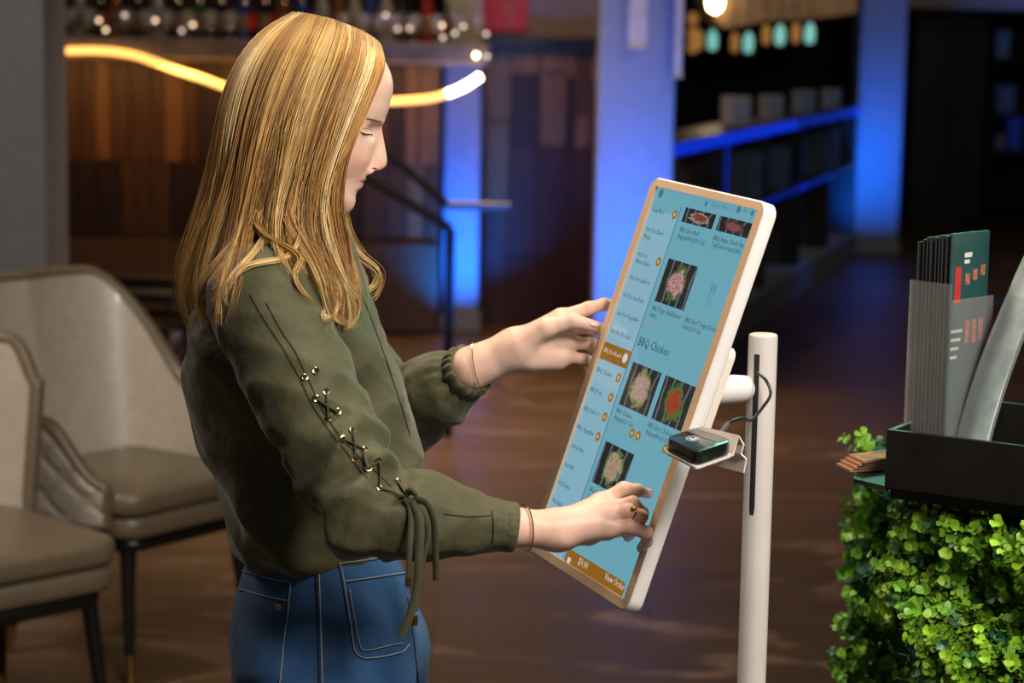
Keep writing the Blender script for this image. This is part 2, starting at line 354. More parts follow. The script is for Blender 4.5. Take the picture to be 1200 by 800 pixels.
# ---- low divider with shelves between the two pillars
D0 = at_y(786, 165, 9.86); D1 = at_y(1006, 126, 16.4); ZR = 1.135
dv = V3(D1[0] - D0[0], D1[1] - D0[1], 0); LD = np.linalg.norm(dv); dv /= LD; dn = V3(dv[1], -dv[0], 0)
if dn[1] > 0: dn = -dn           # dn: side facing the camera
ang = math.atan2(dv[1], dv[0])
RZ = np.array(Matrix.Rotation(ang, 3, 'Z'))
dside = -1 if (RZ @ V3(0, 1, 0)) @ dn < 0 else 1
O_D = V3(D0[0], D0[1], 0)
def dloc(s, t, z): return O_D + dv * s + dn * t + V3(0, 0, z)       # s along, t towards the camera side, z up
def dbox(mb, s0, s1, t0, t1, z0, z1, bev=.004):
    lo = V3(s0, min(t0 * dside, t1 * dside), z0); hi = V3(s1, max(t0 * dside, t1 * dside), z1)
    return mb.box(lo, hi, bev, RZ, O_D)
dvd = thing('shelf_divider', O_D + dv * LD / 2, 'low open shelf divider with blue glowing rails between two pillars', 'room divider')
BLK = pmat('black_lacquer', (.008, .008, .010), .35, var=.1)
obj('top_board', dbox(MB(), .05, LD, -.3, 0, ZR - .07, ZR), BLK, dvd, smooth=False)
obj('middle_board', dbox(MB(), .05, LD, -.3, 0, .66, .70), BLK, dvd, smooth=False)
obj('plinth', dbox(MB(), .05, LD, -.32, .03, 0, .17), PAINT, dvd, smooth=False)
for q in range(6):
    s = .06 + (LD - .14) * q / 5
    obj('upright', dbox(MB(), s, s + .05, -.29, -.005, .17, ZR - .07), BLK, dvd, smooth=False)
BLED = pmat('blue_led', (.02, .1, 1), .4, emis=(.004, .045, 1), estr=.55)
BLED2 = pmat('blue_led_dim', (.02, .1, 1), .4, emis=(.004, .035, .8), estr=.22)
obj('led_rail', dbox(MB(), .05, LD * .55, .0005, .012, ZR - .065, ZR - .008, .003), BLED, dvd, smooth=False, label='bright blue light rail')
obj('led_rail', dbox(MB(), LD * .55, LD, .0005, .012, ZR - .065, ZR - .008, .003), BLED2, dvd, smooth=False, label='dim blue light rail')
obj('led_rail', dbox(MB(), LD * .2, LD * .8, .0005, .010, .665, .695, .003), BLED2, dvd, smooth=False, label='dim blue rail along the lower board')
s_up = .06 + (LD - .14) / 5
obj('led_rail', dbox(MB(), s_up + .005, s_up + .045, -.004, .008, .2, ZR - .075, .003), BLED2, dvd, smooth=False, label='dim blue upright light bar')
uplight('blue_plinth_light', *dloc(LD * .6, .30, .60), *dloc(LD * .6, .02, .08), 2.2, .05, 4.0, spread=100)
# white napkin boxes on the divider
BOXM = pmat('white_box', (.20, .21, .29), .5, var=.05); BOXD = pmat('blue_box', (.10, .16, .34), .5)
for q, (px, py, wd) in enumerate(((862, 138, 34), (903, 131, 28), (941, 124, 26), (973, 118, 22))):
    # point of the divider top seen at this pixel
    d = ray(px, py); s = None
    A = np.array([[dv[0], -d[0]], [dv[1], -d[1]]]); s, k = np.linalg.solve(A, (CAM - O_D - dn * -.12)[:2])
    c = dloc(s, -.12, ZR); hw = wd / 2 * k * 1.0 / FPX
    t = thing('napkin_box', c, f'pale square napkin box on the divider top, {words[q]} from the broad blue pillar', 'box', 'napkin boxes on the divider')
    obj('box', MB().box((c[0] - hw, c[1] - .05, ZR), (c[0] + hw, c[1] + .05, ZR + 2 * hw), .006), BOXM, t, smooth=False)
    obj('front_card', MB().box((c[0] - hw * .3, c[1] - .054, ZR + .012), (c[0] + hw * .9, c[1] - .0501, ZR + 2 * hw - .012), .001), BOXD, t, smooth=False)
MENUM = pmat('menu_blue', (.055, .11, .22), .5, rnd=.5)
for q, px in enumerate((868, 886, 893, 918, 934, 962, 976)):
    d = ray(px, 180); A = np.array([[dv[0], -d[0]], [dv[1], -d[1]]]); s, k = np.linalg.solve(A, (CAM - O_D - dn * -.06)[:2])
    t = thing('standing_menu', dloc(s, -.06, .70), f'upright blue menu book inside the divider shelf, {words[q]} from the broad pillar', 'menu book', 'menus in the divider')
    ww = 5 * k / FPX
    obj('cover', dbox(MB(), s - ww, s + ww, -.2, -.02, .70, .70 + random.uniform(.25, .31), .003), MENUM, t, smooth=False)
    obj('pages', dbox(MB(), s - ww * .7, s + ww * .7, -.198, -.0185, .704, .94, .001), BOXD, t, smooth=False)
c = None
d = ray(822, 215); A = np.array([[dv[0], -d[0]], [dv[1], -d[1]]]); s, k = np.linalg.solve(A, (CAM - O_D - dn * -.1)[:2])
t = thing('folded_cloth', dloc(s, -.1, .70), 'pale blue folded cloth bundle on the divider shelf beside the broad pillar', 'cloth')
for z in range(3):
    obj('fold', dbox(MB(), s - .13 + .01 * z, s + .12 - .015 * z, -.24, -.03, .70 + .05 * z, .748 + .05 * z, .018), pmat('cloth_blue', (.16, .22, .33), .8, bump=.3), t)

# ---- handrail of the steps
RAIL = pmat('rail_black', (.010, .009, .009), .35, metal=.6)
hr = thing('handrail', at_z(527, 511, 0), 'black metal stair handrail sloping down to a post beside the blue pillar', 'handrail')
YH = float(hr.location[1])
obj('post', MB().box(at_y(522, 268, YH) * V3(1, 0, 0) + V3(0, YH - .02, 0), at_y(533, 268, YH) * V3(1, 0, 1) + V3(0, YH + .02, 0), .003), RAIL, hr, smooth=False)
obj('top_rail', MB().tube([at_y(310, 78, YH), at_y(452, 177, YH), at_y(520, 236, YH), at_y(524, 240, YH)], .017, 10), RAIL, hr)
obj('rail_end', MB().tube([at_y(524, 240, YH), at_y(598, 242, YH)], .017, 10), pmat('rail_blue_lit', (.05, .06, .085), .5), hr, label='rail end lit blue')  # end of the same black rail, paint lifted to carry the blue light
obj('lower_rail', MB().tube([at_y(310, 135, YH), at_y(430, 207, YH), at_y(528, 268, YH)], .02, 10), RAIL, hr)
obj('rear_post', MB().box(at_y(306, 100, YH) * V3(1, 0, 0) + V3(0, YH - .02, 0), at_y(314, 80, YH) * V3(1, 0, 1) + V3(0, YH + .02, 0), .003), RAIL, hr, smooth=False)
uplight('blue_rail_light', at_y(575, 300, YH)[0], YH - .35, .55, at_y(575, 242, YH)[0], YH, .92, 7, .15, .05)

# ---- far right: black cabinet, shelf of blue boxes, pale beam
Yc = 19.4
a, b = at_y(1065, 200, Yc), at_y(1152, 200, Yc)
cb = thing('tall_cabinet', ((a[0] + b[0]) / 2, Yc + .3, 0), 'tall plain black cabinet standing right of the far pillar', 'cabinet')
obj('body', MB().box((a[0], Yc, .03), (b[0], Yc + .5, at_y(1100, 18, Yc)[2]), .01), BLK, cb, smooth=False)
for q in (0, 1):
    xm = a[0] + (b[0] - a[0]) * q / 2
    dd = obj('door', MB().box((xm + .01, Yc - .02, .07), (xm + (b[0] - a[0]) / 2 - .01, Yc - .0005, at_y(1100, 22, Yc)[2]), .004), BLK, cb, smooth=False)
    obj('handle', MB().box((xm + (.32 if q == 0 else .03), Yc - .04, .9), (xm + (.335 if q == 0 else .045), Yc - .0205, 1.1), .002), RAIL, dd, smooth=False)
obj('foot_plinth', MB().box((a[0] + .02, Yc + .02, 0), (b[0] - .02, Yc + .48, .03)), BLK, cb, smooth=False)
zb = at_y(1130, 11, 18.6)[2]
obj('trim_2', MB().box((at_y(1062, 8, 18.6)[0], 18.6, zb), (at_y(1260, 8, 18.6)[0], 18.9, zb + .3), .01), pmat('pale_beam', (.34, .32, .31), .6), kind='structure', smooth=False)
sh = thing('side_shelf', at_y(1195, 240, 19.4) * V3(1, 1, 0), 'dark wall shelf with bluish boxes at the right edge', 'shelf')
xa, xb = at_y(1163, 100, 19.4)[0], at_y(1290, 100, 19.4)[0]
for k, py in enumerate((68, 132, 176)):
    z = at_y(1180, py, 19.4)[2]; obj('board', MB().box((xa, 19.35, z - .03), (xb, 19.75, z), .004), BLK, sh, smooth=False)
obj('side_panel', MB().box((xa - .015, 19.35, 0), (xa, 19.75, 2.3), .004), BLK, sh, smooth=False)
obj('side_panel', MB().box((xb, 19.35, 0), (xb + .03, 19.75, 2.3), .004), BLK, sh, smooth=False)
for q, (x0_, y0_, x1_, y1_, col, lab) in enumerate(((1166, 34, 1183, 67, (.16, .25, .32), 'grey blue box on the top board of the side shelf'), (1166, 100, 1189, 131, (.09, .15, .26), 'wide slate blue box on the middle board of the side shelf'),
        (1179, 134, 1197, 175, (.03, .10, .50), 'bright blue upright box on the lowest board of the side shelf'), (1166, 158, 1176, 175, (.22, .16, .14), 'small brownish box on the lowest board of the side shelf'))):
    a, b = at_y(x0_, y1_, 19.5), at_y(x1_, y0_, 19.5); zq = at_y(1180, (68, 132, 176, 176)[q], 19.4)[2]
    t = thing('storage_box', ((a[0] + b[0]) / 2, 19.55, zq), lab, 'box')
    obj('body', MB().box((a[0], 19.45, zq), (b[0], 19.65, zq + (b[2] - a[2]) * .8), .005), pmat(f'storage_{q}', col, .5), t, smooth=False)
    obj('lid', MB().box((a[0] - .008, 19.44, zq + (b[2] - a[2]) * .8), (b[0] + .008, 19.66, zq + (b[2] - a[2])), .005), pmat(f'storage_{q}', col, .5), t, smooth=False)

# ---- pendant lamps and amber glass canopy
can = thing('glass_canopy', at_y(915, 34, 15.0), 'large amber glass ceiling canopy above the hanging lamps', 'canopy')
mb = MB()
prof = [(822, -20), (830, 4), (838, 22), (850, 33), (870, 30), (900, 24), (950, 22), (985, 18), (1004, 14)]
top = [at_y(x, y, 15.0) for x, y in prof]
AMB = pmat('amber_glass', (.24, .15, .07), .25, alt=(.12, .08, .045), scale=8, bump=.4, coat=.5, emis=(.5, .24, .08), estr=.10)
for yy in (0,):
    ps = [p for p in top] + [at_y(1004, -60, 15.0), at_y(818, -60, 15.0)]
    mb.prism(ps, V3(0, .8, 0))
obj('glass_skirt', mb, AMB, can, smooth=False)
obj('rod', MB().tube([at_y(915, -55, 15.4), V3(at_y(915, -55, 15.4)[0], 15.4, 3.3)], .02, 8), RAIL, can)
obj('bulb', MB().lathe([(.001, -.08), (.045, -.05), (.055, 0), (.04, .06), (.001, .08)], at_y(838, 2, 14.9), 12), HOT, can)
TEAL = pmat('teal_lamp', (.4, .8, .75), .4, emis=(.25, .70, .62), estr=.7); AMBB = pmat('amber_lamp', (.4, .2, .05), .4, emis=(.7, .30, .07), estr=.35)
for q, (px, py, s_) in enumerate(((835, 48, .9), (877, 51, .5), (914, 42, 1.), (949, 40, 1.))):
    p = at_y(px, py, 14.2)
    t = thing('pendant_lamp', (p[0], p[1], p[2] - .09), f'small hanging lamp with teal and amber bulbs, {words[q]} from the broad pillar', 'pendant lamp', 'hanging lamps')
    obj('teal_bulb', MB().lathe([(.001, -.062), (.022, -.058), (.032, -.035), (.032, .03), (.022, .055), (.001, .08)], p, 14), TEAL, t)
    p2 = p + V3(-.085, .05, .0)
    obj('amber_bulb', MB().lathe([(.001, -.062), (.02, -.055), (.027, -.03), (.027, .03), (.02, .055), (.001, .08)], p2, 14), AMBB, t)
    obj('cord', MB().tube([p + V3(0, 0, .075), V3(p[0], p[1], 3.3)], .004, 6), RAIL, t)
    obj('cord', MB().tube([p2 + V3(0, 0, .075), V3(p2[0], p2[1], 3.3)], .004, 6), RAIL, t)
t = thing('pendant_lamp', at_y(812, 60, 13.9), 'slim chain of three amber bulbs hanging left of the teal lamps', 'pendant lamp')
for py in (22, 40, 55):
    p = at_y(812, py, 13.9); obj('amber_bulb', MB().lathe([(.001, -.045), (.03, -.03), (.036, 0), (.03, .03), (.001, .045)], p, 12), AMBB, t)
obj('cord', MB().tube([at_y(812, 58, 13.9), V3(at_y(812, 55, 13.9)[0], 13.9, 3.3)], .004, 6), RAIL, t)
PAPER = pmat('white_paper', (.5, .49, .52), .6)
for px0, px1, py, lab in ((737, 758, 54, 'pale paper banner hanging in front of the broad blue pillar'), (790, 799, 88, 'narrow pale tassel hanging at the edge of the broad pillar')):
    a, b = at_y(px0, py, 9.2), at_y(px1, py, 9.2)
    t = thing('hanging_banner', a, lab, 'banner')
    obj('cloth', MB().box((a[0], 9.19, a[2]), (b[0], 9.205, 2.6), .003), PAPER, t, smooth=False)
    obj('cord', MB().tube([V3((a[0] + b[0]) / 2, 9.2, 2.6), V3((a[0] + b[0]) / 2, 9.2, 3.3)], .003, 6), RAIL, t)
    obj('hem_bar', MB().box((a[0] - .004, 9.185, a[2] - .012), (b[0] + .004, 9.21, a[2] + .004), .003), pmat('hem', (.45, .36, .33), .5), t, smooth=False)

# ================================================================== CHAIRS
LEATH = pmat('champagne_leather', (.38, .335, .285), .34, var=.06, scale=30, bump=.05, bscale=200, coat=.15)
LEATH2 = pmat('taupe_leather', (.135, .102, .068), .36, var=.06, scale=30, bump=.05, bscale=200)
LEGM = pmat('leg_black', (.008, .007, .007), .3); BRASS = pmat('brass', (.62, .40, .14), .25, metal=1)
span_ = 128
def chair_top(ph):       # height of the shell top over the angle from the back (0) to the arm ends
    a = abs(ph) / math.radians(span_)
    if span_ < 100: return .86 - .10 * float(smoothstep(.75, 1., a)) ** 2
    return .945 - .30 * float(smoothstep(.22, .62, a)) - .15 * float(smoothstep(.78, 1.0, a))
def make_chair(span=128, name='tub_chair', drop=0.):
    t = thing(name, (0, 0, 0), 'x', 'chair', 'leather chairs')
    NP, NZ = 168, 48
    phs = np.linspace(-math.radians(span), math.radians(span), NP)
    def pt(ph, z, off):
        # rounded square plan, the back leans outwards with height
        c, s = -math.cos(ph), math.sin(ph); n = 3.2
        r = 1 / ((abs(c) / .255) ** n + (abs(s) / .275) ** n) ** (1 / n)
        lean = max(0, z - .42) * (.20 * max(0, -c) + .10 * abs(s))
        return V3((r + off + lean) * c - .0, (r + off + lean) * s, z)
    vin, vout = [], []
    for ph in phs:
        zt = chair_top(ph)
        for k in range(NZ):
            v = k / (NZ - 1); z = .40 + (zt - .40) * v
            vin.append(pt(ph, z, 0))
            q = ph * .27 / .052; rr = z / .052
            dia = abs(math.sin((q + rr) * math.pi / 2)) * abs(math.sin((q - rr) * math.pi / 2))
            vout.append(pt(ph, z, .034 + .007 * min(1, dia * 2.2) * float(smoothstep(0, .12, v) * smoothstep(1, .88, v))))
    I = lambda i, k: i * NZ + k; nn = NP * NZ
    f = []
    for i in range(NP - 1):
        for k in range(NZ - 1):
            f.append((I(i, k), I(i, k + 1), I(i + 1, k + 1), I(i + 1, k)))
            f.append((nn + I(i, k), nn + I(i + 1, k), nn + I(i + 1, k + 1), nn + I(i, k + 1)))
        f.append((I(i, NZ - 1), nn + I(i, NZ - 1), nn + I(i + 1, NZ - 1), I(i + 1, NZ - 1)))
        f.append((I(i, 0), I(i + 1, 0), nn + I(i + 1, 0), nn + I(i, 0)))
    for i in (0, NP - 1):
        for k in range(NZ - 1): f.append((I(i, k), nn + I(i, k), nn + I(i, k + 1), I(i, k + 1)) if i == 0 else (I(i, k), I(i, k + 1), nn + I(i, k + 1), nn + I(i, k)))
    obj('shell_back', MB().add(vin + vout, f), LEATH, t, local=True, ang=60, label='wrap-around padded back with quilted outside')
    rim = [pt(ph, chair_top(ph) + .004, .017) for ph in phs]
    rim = [pt(phs[0], z, .017) for z in np.linspace(.40, rim[0][2] - .01, 4)] + rim + [pt(phs[-1], z, .017) for z in np.linspace(rim[-1][2] - .01, .40, 4)]
    obj('rim', MB().tube(rim, .0195, 10), LEATH2, t, local=True)
    def cushion(z0, z1, g):
        bm = bmesh.new(); bmesh.ops.create_cube(bm, size=1)
        for v in bm.verts: v.co = Vector((v.co.x * (.50 - g) + .025, v.co.y * (.50 - g), (z0 + z1) / 2 + v.co.z * (z1 - z0)))
        bmesh.ops.bevel(bm, geom=[e for e in bm.edges if abs(e.verts[0].co.z - e.verts[1].co.z) > .01], offset=.07, segments=6, affect='EDGES', profile=.5)
        bmesh.ops.bevel(bm, geom=[e for e in bm.edges if abs(e.verts[0].co.z - e.verts[1].co.z) < .001 and len(e.link_faces) == 2 and e.calc_face_angle(0) > 1], offset=min(.02, (z1 - z0) * .4), segments=3, affect='EDGES', profile=.5)
        return MB()._bm(bm)
    obj('seat_cushion', cushion(.425, .485, .0), LEATH2, t, local=True)
    obj('seat_base', cushion(.365, .424, .012), LEATH2, t, local=True)
    obj('apron', cushion(.33, .364, .05), LEGM, t, local=True)
    for sx in (-1, 1):
        for sy in (-1, 1):
            a = V3(.02 + sx * .19, sy * .19, .335); b = V3(.02 + sx * .225, sy * .215, 0); m = a + (b - a) * .78
            lg = obj('leg', MB().tube([a, a + (b - a) * .4, m], [.019, .017, .0135], 12), LEGM, t, local=True)
            obj('brass_tip', MB().tube([m, b], [.0137, .011], 12), BRASS, lg, local=True)
    return t
ch = make_chair(); ch['label'] = 'tall backed champagne leather tub chair with quilted arm behind the nearer seat'
ch.location = (-1.0, 5.42, 0); ch.rotation_euler = (0, 0, math.radians(-36))
span_ = 58
ch1 = make_chair(58, 'dining_chair'); ch1['label'] = 'leather dining chair at the left edge whose taupe seat juts out in front'
ch1.location = (-1.22, 4.66, 0); ch1.rotation_euler = (0, 0, math.radians(-45))

# black metal armchair further back
c0 = at_y(160, 400, 8.0); mc = thing('metal_armchair', (c0[0], 8.15, 0), 'black metal framed low armchair behind the leather chairs', 'chair')
A_ = lambda px, py, Y: at_y(px, py, Y)
def bar(name, p, q, r=.016): obj(name, MB().tube([p, q], r, 8), RAIL, mc)
xa, xb = A_(102, 350, 8)[0], A_(203, 350, 8)[0]; za = A_(150, 347, 8)[2]; zb_ = A_(160, 386, 8)[2]
obj('armrest', MB().box((xa, 7.97, za - .022), (xb, 8.03, za + .022), .008), RAIL, mc, smooth=False)
obj('armrest', MB().box((xa, 8.45, za - .022), (xb, 8.51, za + .022), .008), RAIL, mc, smooth=False)
obj('side_rail', MB().box((xa + .03, 7.985, zb_ - .018), (xb - .02, 8.015, zb_ + .018), .004), RAIL, mc, smooth=False)
obj('side_rail', MB().box((xa + .03, 8.465, zb_ - .018), (xb - .02, 8.495, zb_ + .018), .004), RAIL, mc, smooth=False)
for yy in (8.0, 8.48):
    obj('leg', MB().box((xb - .05, yy - .018, 0), (xb - .012, yy + .018, zb_ + .018), .004), RAIL, mc, smooth=False)
    obj('leg', MB().box((xa + .03, yy - .018, 0), (xa + .065, yy + .018, za), .004), RAIL, mc, smooth=False)
    obj('arm_post', MB().box((xb - .024, yy - .008, zb_), (xb - .012, yy + .008, za - .02), .002), RAIL, mc, smooth=False)
obj('seat', MB().box((xa + .04, 8.02, .36), (xb - .03, 8.46, .42), .015), pmat('dark_seat', (.02, .02, .03), .5), mc, smooth=False)
obj('seat_frame', MB().box((xa + .03, 7.99, .33), (xb - .015, 8.49, .36), .004), RAIL, mc, smooth=False)

# ================================================================== KIOSK
KC = V3(0.15898753, 2.59670196, 1.18008029); KN = V3(-0.86347631, -0.3926162, 0.31664047)
KA = V3(0.40188504, -0.91488192, -0.03846398); KB = V3(0.30479022, 0.09404033, 0.94776544)
KH, KW = .51, .293
def kp(s, t, d=0): return KC + KA * s + KB * t + KN * d           # s right, t up, d out of the glass
def scr(px, py, d=0):                                              # point of the glass plane seen at a pixel, as (s,t)
    r = ray(px, py); k = ((KC + KN * d - CAM) @ KN) / (r @ KN); p = CAM + r * k - KC
    return p @ KA, p @ KB
def rrect(w, h, r, n=6, cx=0, cy=0):
    o = []
    for qx, qy, a0 in ((1, 1, 0), (-1, 1, 90), (-1, -1, 180), (1, -1, 270)):
        for k in range(n + 1):
            a = math.radians(a0 + 90 * k / n); o.append((cx + qx * (w / 2 - r) + r * math.cos(a), cy + qy * (h / 2 - r) + r * math.sin(a)))
    return o
kiosk = thing('ordering_kiosk', (.317, 2.668, 0), 'white self-service ordering kiosk with tall tilted touch screen on a pole', 'kiosk')
WHT = pmat('kiosk_white', (.82, .79, .77), .35, var=.03); BEZ = pmat('bezel_warm_lit', (.72, .49, .31), .38, var=.03)  # bezel colour carries the warm light falling on white plastic
# monitor shell: rings from front lip to the back
def ring(w, h, r, d): return [kp(x, y, d) for x, y in rrect(w, h, r)]
rings = [ring(KW - .004, KH - .004, .015, 0.0), ring(KW, KH, .017, -.0018), ring(KW, KH, .017, -.0165), ring(KW - .004, KH - .004, .015, -.0185)]
n = len(rings[0]); f = [(i * n + j, (i + 1) * n + j, (i + 1) * n + (j + 1) % n, i * n + (j + 1) % n) for i in range(3) for j in range(n)]
f += [tuple(range(3 * n, 4 * n))[::-1]]
obj('monitor_housing', MB().add(np.concatenate(rings), f), WHT, kiosk, ang=50)
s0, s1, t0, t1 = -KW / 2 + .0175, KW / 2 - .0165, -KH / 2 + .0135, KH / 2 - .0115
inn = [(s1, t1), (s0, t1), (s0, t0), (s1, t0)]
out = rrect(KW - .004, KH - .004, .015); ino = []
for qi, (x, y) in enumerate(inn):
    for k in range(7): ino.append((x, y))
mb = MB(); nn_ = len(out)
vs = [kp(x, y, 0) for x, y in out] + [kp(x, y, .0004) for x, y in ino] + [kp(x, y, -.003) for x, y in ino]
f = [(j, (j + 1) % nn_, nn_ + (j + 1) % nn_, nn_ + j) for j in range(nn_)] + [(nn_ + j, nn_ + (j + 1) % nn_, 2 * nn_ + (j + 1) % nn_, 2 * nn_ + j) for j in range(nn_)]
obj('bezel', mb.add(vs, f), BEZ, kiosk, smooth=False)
def emat(name, col, strength=1., base=(.01, .01, .01), rough=.12):
    if name in MATS: return MATS[name]
    m = bpy.data.materials.new(name); m.use_nodes = True; N = m.node_tree.nodes; L = m.node_tree.links; b = N['Principled BSDF']
    tc = N.new('ShaderNodeTexCoord'); nz = N.new('ShaderNodeTexNoise'); nz.inputs['Scale'].default_value = 3; L.new(tc.outputs['Object'], nz.inputs['Vector'])
    mx = N.new('ShaderNodeMix'); mx.data_type = 'RGBA'; mx.inputs[6].default_value = (*col, 1); mx.inputs[7].default_value = (*[c * .93 for c in col], 1); L.new(nz.outputs[0], mx.inputs[0])
    L.new(mx.outputs[2], b.inputs['Emission Color']); b.inputs['Emission Strength'].default_value = strength
    b.inputs['Base Color'].default_value = (*base, 1); b.inputs['Roughness'].default_value = rough; b.inputs['Specular IOR Level'].default_value = .3
    MATS[name] = m; return m
def quad(mb, pts, d):
    return mb.add([kp(x, y, d) for x, y in pts], [(0, 1, 2, 3)])
rect = lambda a, b, c, d_: [(a, b), (c, b), (c, d_), (a, d_)]     # s0,t0,s1,t1
screen = obj('screen', quad(MB(), rect(s0, t0, s1, t1), -.0028), emat('screen_blue', (.145, .385, .475), .95), kiosk, smooth=False, label='pale blue lit menu screen')
sl = scr(797, 241)[0]
slist = scr(722, 460)[0] + .012
sdiv = np.mean([scr(x, y)[0] for x, y in ((797, 241), (744, 397), (749, 380), (702, 516))])
obj('category_list', quad(MB(), rect(s0, t0, sdiv, t1 - .03), -.0026), emat('screen_list', (.235, .445, .55), .95), screen, smooth=False)
obj('divider_line', quad(MB(), rect(sdiv, t0 + .02, sdiv + .0016, scr(797, 241)[1]), -.0024), emat('screen_line', (.03, .12, .20)), screen, smooth=False)
obj('lower_rim', quad(MB(), rect(s0 + .09, t0, s1 - .012, t0 + .006), -.0024), emat('screen_dark', (.012, .010, .008)), screen, smooth=False)
def text_mesh(mb, s, px, py, size, align='LEFT', sx=1.):
    cu = bpy.data.curves.new('t', 'FONT'); cu.body = s; cu.size = size; cu.align_x = align; cu.resolution_u = 1
    ob = bpy.data.objects.new('t', cu); COL.objects.link(ob)
    me = bpy.data.meshes.new_from_object(ob.evaluated_get(bpy.context.evaluated_depsgraph_get()))
    a, b = scr(px, py); v = [kp(a + q.co.x * sx, b + q.co.y, -.0020) for q in me.vertices]
    if v: mb.add(v, [tuple(p.vertices) for p in me.polygons])
    bpy.data.objects.remove(ob); bpy.data.curves.remove(cu); bpy.data.meshes.remove(me)
DT, PT, WT, GT = MB(), MB(), MB(), MB()
for s, x, y in (('Soup Base', 762, 247), ('Hot Pot Sliced', 755, 270), ('Meats', 752, 278), ('Hot Pot', 745, 299), ('Mixed Slides', 742.5, 307), ('Hot Pot Seafood', 736, 326), ('Hot Pot Sea Bean', 728, 346.5), ('Hot Pot Vegetable', 721, 368), ('Hot Pot Noodles', 713.5, 389),
                ('BBQ Chicken', 697, 434), ('BBQ Pork', 689.5, 457), ('BBQ Seafood', 682, 479), ('BBQ Vegetable', 674, 501), ('Soft Drinks', 667, 523), ('Red Bull', 659.5, 545), ('Kid Drinks', 652, 566), ('Mocktails', 645, 587)):
    text_mesh(DT, s, x, y, .0088, sx=.92)
text_mesh(WT, 'BBQ Beef/Lamb', 705.5, 411, .0085, sx=.92)
for s, x, y in (('BBQ Spicy Beef', 794.5, 270), ('Bulgogi(Hot)(200 Cal.)', 792, 278), ('BBQ Angus Chuck Flap', 834, 280), ('Tail(Dinner Item)(240...', 831.5, 288), ('BBQ Finger Ribs(Dinner', 762, 362), ('Item)', 759.5, 370), ('BBQ Beef Tongue(Dinner', 800.5, 376), ('Item)(110 Cal...', 798, 384),
                ('BBQ Chicken', 720, 482), ('Bulgogi(120 Cal.)', 717.5, 490), ('BBQ Spicy Chicken', 757.5, 499), ('Bulgogi(Hot)(120', 755, 507.5), ('BBQ Garlic', 688.5, 574), ('Chicken', 685.5, 583)):
    text_mesh(DT, s, x, y, .0088, sx=.88)
text_mesh(DT, 'BBQ Chicken', 745.5, 403, .0158, sx=.93)
for x, y in ((789, 285.5), (828.5, 295.5), (756.5, 378.5), (795.5, 393), (714.5, 499), (752, 516.5)): text_mesh(PT, '$0.00', x, y, .0082, sx=.9)
text_mesh(GT, 'Search Menu', 831, 241, .0085); text_mesh(GT, 'EN', 869, 247.5, .007)
# bottom order bar
bar_p = [scr(659, 647), scr(736.5, 680)]
ba, bb_ = scr(659, 648); bc, bd = scr(727, 704)
bs0, bs1 = scr(660, 652)[0], s1 - .010
bt1 = scr(700, 663)[1]; bt0 = scr(700, 688)[1]
obj('order_bar', MB().add([kp(x, y, -.0023) for x, y in rrect(bs1 - bs0, bt1 - bt0, .008, 5, (bs0 + bs1) / 2, (bt0 + bt1) / 2)], [tuple(range(24))]), emat('screen_amber', (.30, .125, .010), .9), screen, smooth=False)
text_mesh(WT, '$0.00', 675, 660, .0135, sx=.9); text_mesh(WT, 'View Order', 706, 677.5, .0125, sx=.86)
quad(WT, rect(scr(665, 655)[0] - .004, scr(665, 655)[1] - .004, scr(665, 655)[0] + .005, scr(665, 655)[1] + .003), -.002)
hb = [scr(707, 399), scr(700, 417.5)]
obj('selected_tab', quad(MB(), rect(s0, hb[1][1] - .001, sdiv, hb[0][1]), -.0024), emat('screen_amber', (.30, .125, .010)), screen, smooth=False)
BG = MB(); BW = MB()
def disc(mb, px, py, r, d): a, b = scr(px, py); mb.add([kp(a + r * math.cos(k * math.pi / 7), b + r * math.sin(k * math.pi / 7), d) for k in range(14)], [tuple(range(14))])
for x, y in ((789, 251), (770, 306), (723, 442), (714, 465), (707, 488), (699, 511), (739, 507), (746, 510), (778, 525), (785, 529)): disc(BG, x, y, .0062, -.0021); disc(BW, x, y, .0026, -.0018)
disc(WT, 731, 419, .0065, -.0019); disc(GT, 826, 238, .0035, -.002); disc(GT, 864, 245, .0045, -.002); disc(GT, 880, 249, .0035, -.002); disc(GT, 773, 226, .006, -.002)
obj('badges', BG, emat('screen_badge', (.28, .14, .02)), screen, smooth=False, kind='stuff'); obj('badge_marks', BW, emat('badge_mark', (.55, .42, .18)), screen, smooth=False, kind='stuff')
obj('menu_text', DT, emat('screen_ink', (.012, .030, .045), 1.), screen, smooth=False, kind='stuff')
obj('price_text', PT, emat('screen_price', (.30, .27, .16), 1.), screen, smooth=False, kind='stuff')
obj('white_text', WT, emat('screen_white', (.62, .60, .55), 1.), screen, smooth=False, kind='stuff')
obj('grey_icons', GT, emat('screen_grey', (.06, .17, .22), 1.), screen, smooth=False, kind='stuff')
